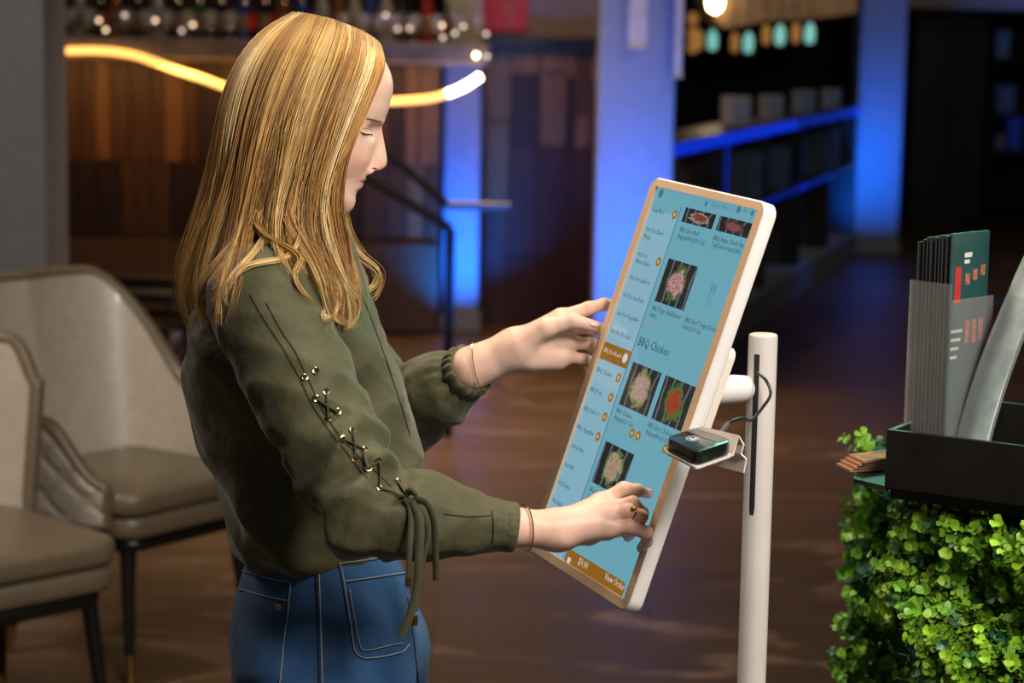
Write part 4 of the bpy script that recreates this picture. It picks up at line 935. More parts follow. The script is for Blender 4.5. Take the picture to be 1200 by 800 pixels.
def smin(a, b, k): h = np.clip(.5 + .5 * (b - a) / k, 0, 1); return b + (a - b) * h - k * h * (1 - h)
def chain(p, pts, rad, k=.004):
    d = None
    for i in range(len(pts) - 1):
        e = rc(p, pts[i], pts[i + 1], rad[i], rad[i + 1]); d = e if d is None else smin(d, e, k)
    return d
def folds(p, seed, n, kmin, kmax, dirs=None):
    rg = np.random.default_rng(seed); o = np.zeros(len(p))
    for _ in range(n):
        k = rg.normal(0, 1, 3) if dirs is None else np.array(dirs[rg.integers(len(dirs))]) + rg.normal(0, .35, 3); k = k / np.linalg.norm(k) * rg.uniform(kmin, kmax)
        m = rg.normal(0, 1, 3); m = m / np.linalg.norm(m) * rg.uniform(kmin, kmax) * .5
        o += 1.9 * (np.abs(np.sin(.5 * (p @ k) + rg.uniform(0, 6.3) + .8 * np.sin(p @ m + rg.uniform(0, 6.3)))) - .62)
    return o / math.sqrt(n)
def qmesh(name, v, f, world=True):
    me = bpy.data.meshes.new(name); v = toW(v) if world else v
    me.vertices.add(len(v)); me.vertices.foreach_set('co', np.asarray(v, np.float32).ravel())
    f = np.asarray(f, np.int32); me.loops.add(f.size); me.loops.foreach_set('vertex_index', f.ravel()); me.polygons.add(len(f))
    me.polygons.foreach_set('loop_start', np.arange(0, f.size, f.shape[1], dtype=np.int32)); me.update(calc_edges=True); me.validate(); return me
def relax(v, f, it=2, lam=.5):
    e = np.concatenate([f[:, [0, 1]], f[:, [1, 2]], f[:, [2, 3]], f[:, [3, 0]]]); e = np.concatenate([e, e[:, ::-1]])
    deg = np.bincount(e[:, 0], minlength=len(v))[:, None]
    for _ in range(it):
        a = np.stack([np.bincount(e[:, 0], v[e[:, 1], k], len(v)) for k in range(3)], 1) / np.maximum(deg, 1); v = v + lam * (a - v)
    return v
def vcolor(me, col):
    at = me.color_attributes.new('tint', 'FLOAT_COLOR', 'POINT'); c = np.ones((len(me.vertices), 4), np.float32); c[:, :3] = col; at.data.foreach_set('color', c.ravel())
class Surf:
    def __init__(s, v, f): s.v = toW(v); s.t = BVHTree.FromPolygons([tuple(map(float, q)) for q in s.v], [tuple(map(int, q)) for q in f])
    def hit(s, px, py, off=0.):
        d = ray(px, py); h = s.t.ray_cast(Vector(CAM), Vector(d).normalized())
        if h[0] is None: return None
        n = np.array(h[1])
        if n @ d > 0: n = -n
        return np.array(h[0]) + n * off
    def path(s, pts, n, off):
        q = [s.hit(x, y, off) for x, y in spline(pts, n)]; return [a for a in q if a is not None]

person = thing('person', PO, 'woman in olive laced blouse and blue jeans tapping the kiosk screen', 'person')
SKIN = pmat('skin', (.80, .53, .42), .42, alt=(.74, .46, .355), scale=45, sss=.25, spec=.35, vcol='tint', bump=.03, bscale=500)

# ---------------------------------------------------------------- hands and forearms
def C(*pts): return [B(x, y, l) for x, y, l in pts]
gl = lambda x, y, o: Lp(x, y) + o
# right hand (near): index tip and little finger rest on the glass
iT = gl(761, 579, .0085); pT = gl(752, 641, .010)
LB = max(iT, pT)
R_index = C((703, 589, LB + .016), (731, 573, LB + .014), (747, 574.5, LB + .006), (759.5, 578.5, iT))
R_mid = C((709, 597, LB + .028), (741, 590, LB + .030), (752, 600, LB + .014), (747, 611, gl(747, 611, .010)))
R_ring = C((712, 606, LB + .038), (735, 598.5, LB + .044), (751, 605, LB + .036), (747, 617, LB + .022), (736, 629, gl(736, 629, .013)))
R_pink = C((712, 619, LB + .043), (738, 617, LB + .050), (757, 624, LB + .040), (758, 634, LB + .026), (751.5, 642, pT))
R_thumb = C((668, 624, LB + .022), (690, 626, LB + .008), (712, 624, LB + .002), (728, 622, gl(728, 622, .012)))
R_wrist = B(654, 621, LB + .038); R_fore = B(598, 617, LB + .052); R_elb = B(428, 594, LB + .055)
def right_hand(p):
    d = chain(p, R_index, [.0094, .0086, .0073, .0058])
    for ch_, r in ((R_mid, [.0096, .0088, .0075, .0062]), (R_ring, [.0094, .0086, .0080, .0070, .0060]), (R_pink, [.0092, .0082, .0076, .0066, .0058])): d = np.minimum(d, chain(p, ch_, r))
    d = smin(d, chain(p, R_thumb, [.013, .0105, .0085, .0068]), .004)
    palm = rc(p, R_wrist, R_index[0], .0185, .0115)
    for ch_, r in ((R_mid, .0115), (R_ring, .0115), (R_pink, .0115)): palm = smin(palm, rc(p, R_wrist, ch_[0], .0185, r), .011)
    palm = smin(palm, rc(p, R_thumb[0], R_thumb[1], .014, .0115), .012)
    d = smin(palm, d, .0075)
    kn = np.minimum.reduce([np.linalg.norm(p - q[0] - V3(-.002, .004, .005), axis=1) for q in (R_index, R_mid, R_ring, R_pink)]); d = d - .0013 * np.exp(-(kn / .008) ** 2)
    arm = rc(p, R_fore, R_wrist, .0235, .0195); bump = np.linalg.norm(p - B(661, 634, LB + .060), axis=1)
    return smin(arm, d, .016) - .0018 * np.exp(-(bump / .009) ** 2)
pts = np.array(R_index + R_mid + R_ring + R_pink + R_thumb + [R_wrist, R_fore])
rv_, rf_ = surface_net(right_hand, pts.min(0) - .028, pts.max(0) + .028, .0014)
# left hand (far): palm to the camera, fingers behind the screen's left edge, thumb before it
edge = float(toB(kp(-KW / 2, .02))[1])
L0 = edge - .032
L_index = C((657, 372, L0 + .006), (690, 361, L0 + .002), (708, 356.5, L0 - .008), (724, 357, L0 - .018))
L_mid = C((664, 384, L0 - .004), (694, 384, L0 - .008), (712, 386, L0 - .016), (726, 389, L0 - .022))
L_ring = C((665, 401, L0 - .006), (692, 403, L0 - .010), (709, 407, L0 - .017), (722, 411, L0 - .022))
L_pink = C((660, 417, L0 - .002), (684, 421, L0 - .008), (699, 425, L0 - .015), (710, 429, L0 - .02))
L_thumb = C((612, 402, L0 + .010), (640, 384, L0 + .020), (671, 375.5, L0 + .026), (695, 382, L0 + .026))
L_wrist = B(604, 408, L0 - .004); L_fore = B(553, 431, L0 - .018); L_elb = B(462, 492, L0 - .13)
def left_hand(p):
    d = chain(p, L_index, [.0098, .0088, .0080, .0065])
    for ch_, r in ((L_mid, [.0098, .0086, .0078, .0065]), (L_ring, [.0096, .0082, .0075, .0062]), (L_pink, [.0092, .0075, .0068, .0056])): d = np.minimum(d, chain(p, ch_, r))
    palm = rc(p, L_wrist, L_index[0], .0215, .0125)
    for ch_ in (L_mid, L_ring, L_pink): palm = smin(palm, rc(p, L_wrist, ch_[0], .0215, .0120), .010)
    palm = smin(palm, rc(p, B(622, 424, L0 + .002), B(654, 424, L0), .0115, .010), .012)
    palm = smin(palm, rc(p, L_thumb[0], L_thumb[1], .0165, .0140), .009)
    d = smin(palm, d, .0065)
    th = chain(p, L_thumb[1:], [.0125, .0100, .0078]); d = smin(d, th, .006)
    hollow = np.linalg.norm((p - B(648, 402, L0 + .020)) / V3(1.6, 1, 1), axis=1); d = d + .0035 * np.exp(-(hollow / .011) ** 2)
    arm = rc(p, L_fore, L_wrist, .0295, .0235)
    return smin(arm, d, .014)
pts = np.array(L_index + L_mid + L_ring + L_pink + L_thumb + [L_wrist, L_fore])
lv_, lf_ = surface_net(left_hand, pts.min(0) - .036, pts.max(0) + .036, .0015)

# ---------------------------------------------------------------- head (lofted along its own tilted axis)
HT = math.radians(21); HU = V3(math.sin(HT), 0, math.cos(HT)); HF = V3(math.cos(HT), 0, -math.sin(HT)); HE = B(429, 156)
def hd_(px, py): q = B(px, py) - HE; return q @ HF, q @ HU
prof_px = [(440, 40), (450, 62), (455.5, 82), (459, 97), (458.3, 115), (455, 130), (451.5, 138.5), (448, 146), (447.5, 151), (449.3, 160), (451.5, 172), (453.6, 184), (453.8, 190), (452, 195.5), (446, 199.5), (437, 201), (430, 202.5), (428.6, 206.5), (429.6, 210), (426.5, 212.3), (425.2, 213.5), (426, 216.5), (424, 220), (418.5, 224), (416.6, 229), (416.8, 236), (414.5, 243), (409, 249), (401, 252.5)]
pw = np.array([hd_(*q) for q in prof_px]); o_ = np.argsort(pw[:, 1]); PWx, PWw = pw[o_, 0], pw[o_, 1]
base_px = [(440, 40), (450, 62), (455.5, 82), (459, 97), (458.3, 115), (455, 130), (451.0, 138.5), (446.5, 146), (443.5, 155), (440, 170), (435, 185), (430.5, 197), (427, 207), (422.5, 214), (418.5, 222), (416.6, 229), (416.8, 236), (414.5, 243), (409, 249), (401, 252.5)]
bw = np.array([hd_(*q) for q in base_px]); o_ = np.argsort(bw[:, 1]); BWx, BWw = bw[o_, 0], bw[o_, 1]
wmin, wmax, w1_ = PWw[0] - .004, .1065, .048
nw, nt_ = 190, 150
ws = np.concatenate([wmin + (w1_ - wmin) * np.linspace(0, 1, 140)[:-1], w1_ + (wmax - w1_) * np.sin(np.linspace(0, math.pi / 2, 51))])
def smooth_tab(k, sg=.006):
    k = np.array(k); x = np.linspace(k[0, 0] - .03, k[-1, 0] + .03, 700); y = np.interp(x, k[:, 0], k[:, 1]); h = x[1] - x[0]
    g_ = np.exp(-.5 * (np.arange(-60, 61) * h / sg) ** 2); g_ /= g_.sum(); y = np.convolve(np.pad(y, 60, mode='edge'), g_, 'valid'); return np.stack([x, y], 1)
hwk = smooth_tab([[wmin, .014], [-.098, .026], [-.088, .037], [-.07, .049], [-.045, .0595], [-.02, .065], [.0, .068], [.03, .0725], [.06, .073]], .007)
bkk = smooth_tab([[wmin, -.035], [-.098, -.055], [-.088, -.075], [-.07, -.095], [-.045, -.122], [-.02, -.142], [.0, -.150], [.03, -.156], [.06, -.156]], .009)
PWs = smooth_tab(np.stack([PWw, PWx], 1), .0013); BWs = smooth_tab(np.stack([BWw, BWx], 1), .003); PWw, PWx = PWs[:, 0], PWs[:, 1]; BWw, BWx = BWs[:, 0], BWs[:, 1]
def fr(w_, X, Wk): return np.interp(w_, Wk, X)
def sm_interp(w_, tab): return np.interp(w_, tab[:, 0], tab[:, 1])
hv = np.zeros((nw, nt_, 3)); tint = np.ones((nw, nt_, 3))
th_ = np.linspace(0, 2 * math.pi, nt_, endpoint=False)
# crowd samples towards the face
th_ = th_ - .45 * np.sin(th_)
for i, w0 in enumerate(ws):
    w_ = np.full(nt_, min(w0, w1_)); dome = math.sqrt(max(0., 1 - (max(0., w0 - w1_) / (wmax - w1_)) ** 2)) if w0 > w1_ else 1.
    bx = fr(w_, BWx, BWw); pxx = fr(w_, PWx, PWw); hw = sm_interp(w_, hwk); bk = sm_interp(w_, bkk)
    bx, pxx, bk, hw = -.062 + (bx + .062) * dome, -.062 + (pxx + .062) * dome, -.062 + (bk + .062) * dome, hw * dome + 1e-5
    xc = np.minimum(bk * .45 - .005, bx - .012 * dome); ct, st = np.cos(th_), np.sin(th_)
    nfx = 2.25; y = hw * np.sign(st) * np.abs(st) ** (2 / nfx)
    x = np.where(ct > 0, xc + (bx - xc) * np.abs(ct) ** (2 / nfx), xc - (xc - bk) * np.abs(ct))
    ay = np.abs(y); front = smoothstep(.15, .6, ct)
    g = lambda y0, sy, w1, sw: np.exp(-((ay - y0) / sy) ** 2 - ((w0 - w1) / sw) ** 2)
    add = -.0105 * g(.029, .014, .006, .011) + .0040 * g(.030, .0135, -.001, .011) + .0050 * g(.038, .018, -.030, .020) - .0045 * g(.040, .012, -.062, .02)
    add += .0030 * g(.020, .016, .0195, .0055)                                    # brow
    ex = np.maximum(0, pxx - bx)
    nose_w = np.interp(w0, [-.055, -.048, -.040, -.028, -.010, .006, .02], [.010, .0140, .0150, .0108, .0080, .0078, .012])
    lip_w = .0225
    isl = w0 < -.0495
    lat = np.where(isl, np.clip(1 - (ay / lip_w) ** 2, 0, 1) ** 1.1, np.exp(-(ay / nose_w) ** 2 * 1.5))
    add = add * front + ex * lat
    add += front * (.0055 * g(.0125, .0050, -.0425, .0060)) - front * .004 * g(.0075, .003, -.0495, .0022)
    y = y + np.sign(y) * front * (.0042 * np.exp(-((ay - .0125) / .0055) ** 2 - ((w0 + .0425) / .0068) ** 2))
    hv[i, :, 0] = x + add; hv[i, :, 1] = y; hv[i, :, 2] = w0
    # lips, cheeks, lids and nostril shade of the skin itself
    wl = hd_(426, 212.5)[1]
    lip = front * np.clip(1 - (ay / .0235) ** 2, 0, 1) * np.exp(-((w0 - wl) / .0062) ** 4)
    chk = front * g(.042, .018, -.035, .02)
    seam = front * np.clip(1 - (ay / .024) ** 4, 0, 1) * np.exp(-((w0 - wl - .0002 + .06 * (.024 - ay) * 0) / .0011) ** 2)
    ntip = front * np.exp(-(ay / .018) ** 2 - ((w0 + .040) / .012) ** 2)
    lid = front * g(.030, .012, .008, .006)
    for k, (cl, cc, cs, cn, cd_) in enumerate(((.86, .97, .45, .98, .80), (.46, .84, .22, .86, .70), (.48, .83, .22, .82, .68))):
        tint[i, :, k] = (1 - lip * (1 - cl)) * (1 - chk * (1 - cc)) * (1 - seam * (1 - cs)) * (1 - ntip * (1 - cn)) * (1 - lid * (1 - cd_))
hq = [(i * nt_ + j, i * nt_ + (j + 1) % nt_, (i + 1) * nt_ + (j + 1) % nt_, (i + 1) * nt_ + j) for i in range(nw - 1) for j in range(nt_)]
hvv = HE + hv.reshape(-1, 1, 3)[:, 0, :1] * HF + hv.reshape(-1, 3)[:, 2:3] * HU + hv.reshape(-1, 3)[:, 1:2] * V3(0, -1, 0)
hq = np.array(hq)
hvv2 = relax(hvv, hq, 1, .3)
head_s = Surf(hvv2, hq)
# ---------------------------------------------------------------- rest of the body (under the clothes)
sh_r = B(305, 352, .150); sh_l = V3(sh_r[0] + .02, -.150, sh_r[2])
nk0, nk1 = B(345, 292), B(352, 225)
hipz = .93; fx = lambda px, py: B(px, py)[0]
hip_r = V3(fx(372, 740), .085, .90); hip_l = V3(fx(392, 740), -.085, .90)
kn_r = V3(fx(385, 780) + .0, .085, .48); kn_l = V3(fx(420, 780), -.085, .48); an_r = V3(fx(372, 780), .085, .10); an_l = V3(fx(425, 780), -.085, .10)
def body_sdf(p):
    d = rc(p, nk0, nk1, .054, .048)
    d = smin(d, rc(p, V3(nk0[0] - .02, 0, 1.22), V3(fx(375, 600), 0, 1.02), .080, .070), .05)
    for s, sh in ((1, sh_r), (-1, sh_l)): d = smin(d, rc(p, V3(nk0[0], 0, nk0[2] - .01), sh, .045, .040), .04)
    d = smin(d, chain(p, [sh_r, R_elb, R_fore], [.040, .032, .0235], .01), .02); d = smin(d, chain(p, [sh_l, L_elb, L_fore], [.040, .032, .028], .01), .02)
    for h_, k_, a_ in ((hip_r, kn_r, an_r), (hip_l, kn_l, an_l)): d = smin(d, chain(p, [h_, k_, a_], [.075, .048, .034], .02), .04)
    return smin(d, rc(p, V3(hip_r[0] + .01, -.05, .92), V3(hip_r[0] + .01, .05, .92), .068, .068), .04)
bv_, bf_ = surface_net(body_sdf, (-.2, -.32, .06), (.30, .34, 1.46), .009)
def skin_tint(v, tips, knu):
    t = np.ones((len(v), 3))
    for q in tips: e = np.exp(-(np.linalg.norm(v - q, axis=1) / .013) ** 2)[:, None]; t *= 1 - e * np.array([.02, .16, .18])
    for q in knu: e = np.exp(-(np.linalg.norm(v - q, axis=1) / .011) ** 2)[:, None]; t *= 1 - e * np.array([.01, .09, .10])
    return t
allv = np.concatenate([hvv2, bv_, rv_, lv_]); n0, n1, n2 = len(hvv2), len(hvv2) + len(bv_), len(hvv2) + len(bv_) + len(rv_)
allf = np.concatenate([hq, bf_ + n0, rf_ + n1, lf_ + n2])
me = qmesh('body', allv, allf)
vcolor(me, np.concatenate([tint.reshape(-1, 3), np.ones((len(bv_), 3)), skin_tint(rv_, [c[-1] for c in (R_index, R_mid, R_ring, R_pink)], [R_index[0], R_ring[1], R_pink[1], R_pink[2], R_index[1]]),
                           skin_tint(lv_, [c[-1] for c in (L_index, L_mid, L_ring, L_pink, L_thumb)], [L_mid[0], L_ring[0], L_pink[0], B(620, 424, L0)])]))
body = obj('body', me, SKIN, person, ang=None)
# eye, lashes, brow, nostril, nails
DKB = pmat('lash_brown', (.035, .022, .016), .5); BRW = pmat('brow_brown', (.42, .29, .20), .6, alt=(.56, .39, .29), scale=400)
def strip(pts, n, off, r0, r1, s=head_s, flat=.5):
    q = s.path(pts, n, off); m_ = len(q); u = np.linspace(0, 1, m_); return MB().tube(q, np.maximum(.00015, r0 + (r1 - r0) * np.sin(u * math.pi)), 6, flat=flat, up=PL)
obj('eyelashes', strip([(420.5, 153.5), (425, 156.3), (430, 157.6), (436, 157.0)], 14, .0006, .0003, .0012), DKB, person)
mb = MB()
for k in range(9):
    a_ = head_s.hit(424 + 1.35 * k, 156.4 + .10 * k, .0006); tip = head_s.hit(424 + 1.35 * k + 1.0 + .25 * k, 160.3, .0012)
    if a_ is not None and tip is not None: mb.tube([a_, (a_ + tip) / 2 + PL * .0015, tip + PL * .004], [.0004, .0003, .0001], 4)
obj('eyelash_hairs', mb, DKB, person, kind='stuff')
obj('eyelid_crease', strip([(421, 149.5), (427, 150.3), (433, 151.6), (438, 153.5)], 12, .0002, .0001, .0006), pmat('lid_line', (.42, .25, .19), .6), person)
mb = strip([(424, 137.5), (431, 135.6), (439, 137.2), (447, 141.3)], 22, .0002, .0010, .0036, flat=.22)
obj('eyebrow', mb, BRW, person)
h0 = head_s.hit(438.5, 197.2, -.0012)
if h0 is not None:
    obj('nostril', MB().tube([head_s.hit(435.5, 197.4, .0002), head_s.hit(438.5, 197.0, .0003), head_s.hit(442, 197.6, .0002)], [.0004, .0018, .0004], 6, flat=.5), pmat('nostril_dark', (.16, .05, .04), .7), person)
# the same features on the far side of the face
for ob_ in [c for c in person.children if c.name.split('.')[0] in ('eyelashes', 'eyelash_hairs', 'eyelid_crease', 'eyebrow', 'nostril')]:
    m2_ = ob_.data.copy(); co = np.empty(len(m2_.vertices) * 3); m2_.vertices.foreach_get('co', co); co = co.reshape(-1, 3); co -= 2 * (co @ PL)[:, None] * PL
    m2_.vertices.foreach_set('co', co.ravel()); m2_.flip_normals(); m2_.update(); o2_ = ob_.copy(); o2_.data = m2_; COL.objects.link(o2_)
NAIL = pmat('nail_pink', (.78, .50, .43), .2, coat=.4)
def nail(tip, prev, up, r, nm='fingernail'):
    d = tip - prev; d /= np.linalg.norm(d); up = up - d * (up @ d); up /= np.linalg.norm(up); s_ = np.cross(d, up); rows = []
    for i, (v, w_) in enumerate(((-.008, .0035), (-.004, .0047), (0, .0047), (.004, .0042), (.0062, .0026))):
        for a_ in (-1, -.5, 0, .5, 1): rows.append(tip + d * v + s_ * w_ * a_ + up * (r + .0006 - .0018 * a_ * a_ - (.0008 if i == 4 else 0)))
    f = [(i * 5 + j, i * 5 + j + 1, i * 5 + 6 + j, i * 5 + 5 + j) for i in range(4) for j in range(4)]
    o = obj(nm, qmesh(nm, np.array(rows), f), NAIL, person); mo = o.modifiers.new('thickness', 'SOLIDIFY'); mo.thickness = .0008
nail(R_index[3], R_index[2], V3(0, .3, 1), .0054); nail(L_thumb[3], L_thumb[2], V3(0, .8, .6), .0072)

# ---------------------------------------------------------------- olive blouse
bkP = [(318, 262), (262, 305), (236, 345), (224, 385), (220, 430), (224, 480), (233, 530), (247, 580), (262, 615), (276, 640), (290, 655)]
frP = [(400, 262), (418, 300), (432, 340), (447, 375), (459, 410), (470, 450), (482, 495), (492, 530), (490, 570), (478, 600), (462, 628), (452, 645)]
bkT = np.array([B(*q)[[2, 0]] for q in bkP])[::-1]; frT = np.array([B(*q)[[2, 0]] for q in frP])[::-1]
hwT = np.array([[.93, .135], [.965, .148], [1.0, .162], [1.06, .165], [1.12, .160], [1.18, .160], [1.25, .165], [1.30, .150], [1.335, .110], [1.36, .065], [1.40, .05]])
HEM = B(360, 648)[2]
s_r0, s_r1, s_r2 = sh_r, R_elb + V3(0, .0, -.004), B(600, 617.5, LB + .052)
s_l0, s_l1, s_l2 = sh_l, L_elb, B(549, 434, L0 - .020)
def tfrac(p, a, b): ba = b - a; return np.clip((p - a) @ ba / (ba @ ba), -.2, 1.2)
def blouse(p):
    z = p[:, 2]; fb, ff, hw = np.interp(z, bkT[:, 0], bkT[:, 1]), np.interp(z, frT[:, 0], frT[:, 1]), np.interp(z, hwT[:, 0], hwT[:, 1])
    cf, a = (fb + ff) / 2, (ff - fb) / 2; n = 2.3
    rr = (np.abs((p[:, 0] - cf) / a) ** n + np.abs(p[:, 1] / hw) ** n) ** (1 / n); d = (rr - 1) * np.minimum(a, hw)
    d = np.maximum(d, z - 1.385)
    fz = smoothstep(1.30, 1.0, z)
    d += .0062 * fz * np.sin(38 * p[:, 0] + 10 * z + 9 * p[:, 1] + 1.5 * np.sin(14 * z)) * smoothstep(.95, 1.05, z) + .0060 * folds(p, 4, 6, 35, 80, [(1, .3, .5), (.6, 0, 1)])
    for sh in (sh_r, sh_l): d = smin(d, rc(p, V3(nk0[0] - .005, sh[1] * .3, nk0[2] + .012), sh + V3(0, 0, .012), .036, .046), .05)
    for (a0, a1, a2, sg) in ((s_r0, s_r1, s_r2, 1), (s_l0, s_l1, s_l2, -1)):
        t1, t2 = tfrac(p, a0, a1), tfrac(p, a1, a2)
        up = rc(p, a0, a1, .064, .050) - .006 * np.sin(math.pi * np.clip(t1, 0, 1)); w1 = np.sin(30 * t1 + 40 * p[:, 1] + 3 * np.sin(20 * p[:, 2])) ; up += .0030 * w1 * smoothstep(.25, .9, t1)
        fo = rc(p, a1, a2, .048, .0285) - .0085 * np.exp(-((t2 - .45) / .28) ** 2) + (.0006 * np.exp(-((t2 - .94) / .03) ** 2) if sg > 0 else .008 * np.exp(-((t2 - .93) / .03) ** 2) - .013 * np.exp(-((t2 - .72) / .2) ** 2))
        ax = (a2 - a1) / np.linalg.norm(a2 - a1); rel = p - a1 - ((p - a1) @ ax)[:, None] * ax; s1 = np.cross(ax, V3(0, 0, 1)); s1 /= np.linalg.norm(s1); s2 = np.cross(ax, s1); an = np.arctan2(rel @ s1, rel @ s2)
        fo += (.0009 if sg > 0 else .0030) * np.sin(13 * an + 2 * np.sin(3 * an)) * smoothstep(.70, .92, t2) + .0034 * np.sin(26 * t2 + 1.3 * an) * smoothstep(.55, .05, t2)
        fo = np.maximum(fo, ((p - a2) @ ax) - .002)
        sl = smin(up, fo, .020); fs = folds(p, 9 + sg, 6, 60, 150, [(.9, .2, -.5), (.5, -.3, .8)]); el = np.exp(-(np.linalg.norm(p - a1, axis=1) / .10) ** 2)
        sl += .0066 * fs * (.35 + el) * (1 - smoothstep(.75, .98, t2) * .6)
        d = smin(d, sl, .016)
    return np.maximum(d, HEM - .02 * 0 - z)
jv, jf = surface_net(blouse, (bkT[:, 1].min() - .03, -.27, HEM - .02), (s_r2[0] + .03, max(s_r1[1], .2) + .085, 1.42), .004)
jv = relax(jv, jf, 1, .4)
OLIVE = pmat('olive_cotton', (.088, .084, .040), .62, alt=(.064, .062, .029), scale=22, bump=.42, bscale=26, sheen=.25, spec=.3)
blo = obj('blouse', qmesh('blouse', jv, jf), OLIVE, person, ang=None, label='olive green cotton blouse with laced sleeve')
js = Surf(jv, jf)
SEAM = pmat('seam_dark', (.022, .025, .012), .7); LACE = pmat('lace_olive', (.060, .060, .030), .7); EYE = pmat('eyelet_brass', (.78, .58, .26), .22, metal=1); HOLE = pmat('eyelet_hole', (.01, .01, .006), .8)
for q in ([(312, 355), (330, 388), (347, 414), (364, 450), (378, 480), (396, 507), (418, 532), (440, 552), (458, 570)], [(293, 345), (312, 378), (333, 410), (350, 440), (364, 470), (385, 503), (405, 528), (430, 560)],
          [(398, 300), (425, 350), (448, 410), (468, 470), (480, 510)], [(520, 602), (550, 605), (575, 604)], [(576, 598), (578, 615), (577, 636)]):
    pth = js.path(q, 40, .0004)
    if len(pth) > 3: obj('seam', MB().tube(pth, .0009, 5), SEAM, blo)
eyes = [(370, 434.5), (357, 442.5), (381.5, 459), (370, 466.5), (395.5, 482.5), (385, 491), (412, 504.5), (402, 514), (427, 527), (416, 537), (443, 539.5), (432, 549), (466, 564), (444, 572)]
ew = []
for x, y in eyes:
    a_ = js.hit(x, y, .001); ew.append(a_)
    if a_ is None: continue
    e1_, e2_ = js.hit(x + 3, y, .001), js.hit(x, y + 3, .001)
    if e1_ is None or e2_ is None: continue
    u1 = e1_ - a_; u1 /= np.linalg.norm(u1); u2 = e2_ - a_; u2 -= u1 * (u2 @ u1); u2 /= np.linalg.norm(u2)
    pr_ = [a_ + .0033 * (math.cos(k * math.pi / 8) * u1 + math.sin(k * math.pi / 8) * u2) for k in range(17)]
    ey = obj('eyelet', MB().tube(pr_, .0011, 6, cap=False), EYE, blo)
    obj('hole', MB().add([a_ + .003 * (math.cos(k * math.pi / 6) * u1 + math.sin(k * math.pi / 6) * u2) for k in range(12)], [tuple(range(12))]), HOLE, ey)
def lace(a_, b_, lift=.003):
    p0_, p1_ = js.hit(*a_, .0015), js.hit(*b_, .0015); m_ = js.hit((a_[0] + b_[0]) / 2, (a_[1] + b_[1]) / 2, lift)
    if p0_ is not None and p1_ is not None and m_ is not None: obj('lace', MB().tube(spline([p0_, m_, p1_], 9), .0020, 6, flat=.6), LACE, blo)
for i, j in ((2, 5), (3, 4), (6, 9), (7, 8), (10, 13), (11, 10), (8, 11)): lace(eyes[i], eyes[j])
lace((466, 564), (478, 582)); lace((444, 572), (476, 584))
kc = js.hit(480, 583, .006); kd = toB(kc)[1]
mb = MB()
for k in range(3): mb.tube(spline([toW(B(474 + 3 * k, 578, kd)), toW(B(482 + 2 * k, 573 + 2 * k, kd + .006)), toW(B(487, 583, kd + .004)), toW(B(479, 590, kd + .004)), toW(B(474, 584, kd))], 14), .0026, 6)
obj('lace_knot', mb, LACE, blo)
def tail(q, r=.0034): obj('lace_tail', MB().tube(spline([toW(B(x, y, kd + o_)) for x, y, o_ in q], 24), r, 8, flat=.35, up=PL), LACE, blo)
tail([(480, 586, .004), (482, 610, .012), (480, 640, .018), (479, 676, .018)]); tail([(484, 586, .006), (492, 610, .016), (491, 650, .022), (488, 690, .022), (480, 722, .022), (470, 745, .022)], .0048)
tail([(486, 584, .006), (500, 590, .016), (508, 610, .020), (510, 640, .020), (511, 680, .020)], .0040); tail([(481, 586, .004), (494, 600, .013), (502, 625, .018), (497, 650, .019), (490, 690, .018), (487, 716, .018)], .0030)
for x, y, o_ in ((478.5, 676, .018), (486.5, 721, .018)): obj('aglet', MB().tube([toW(B(x, y, kd + o_)), toW(B(x - .5, y + 11, kd + o_))], .0033, 10), EYE, blo)
# gathered cuff bands
for (a1, a2, r, nm, dd) in ((s_r1, s_r2, .0272, 'cuff', .001), (s_l1, s_l2, .034, 'cuff', .0)):
    ax = (a2 - a1) / np.linalg.norm(a2 - a1); s1 = np.cross(ax, V3(0, 0, 1)); s1 /= np.linalg.norm(s1); s2 = np.cross(ax, s1); rows = []
    for v, rr in ((-.014, -.0018), (-.010, .001), (-.004, .0018), (.002, .0015), (.005, -.001), (.004, -.006), (-.004, -.008)):
        for k in range(72):
            an = k * 2 * math.pi / 72; r_ = r + rr + .0009 * math.sin(17 * an + 2 * math.sin(3 * an)) * (2.2 if r > .03 else .35) ; rows.append(a2 + ax * v + r_ * (math.cos(an) * s2 + math.sin(an) * s1))
    f = [(i * 72 + j, i * 72 + (j + 1) % 72, (i + 1) * 72 + (j + 1) % 72, (i + 1) * 72 + j) for i in range(6) for j in range(72)]
    obj(nm, qmesh(nm, np.array(rows), f), OLIVE, blo)

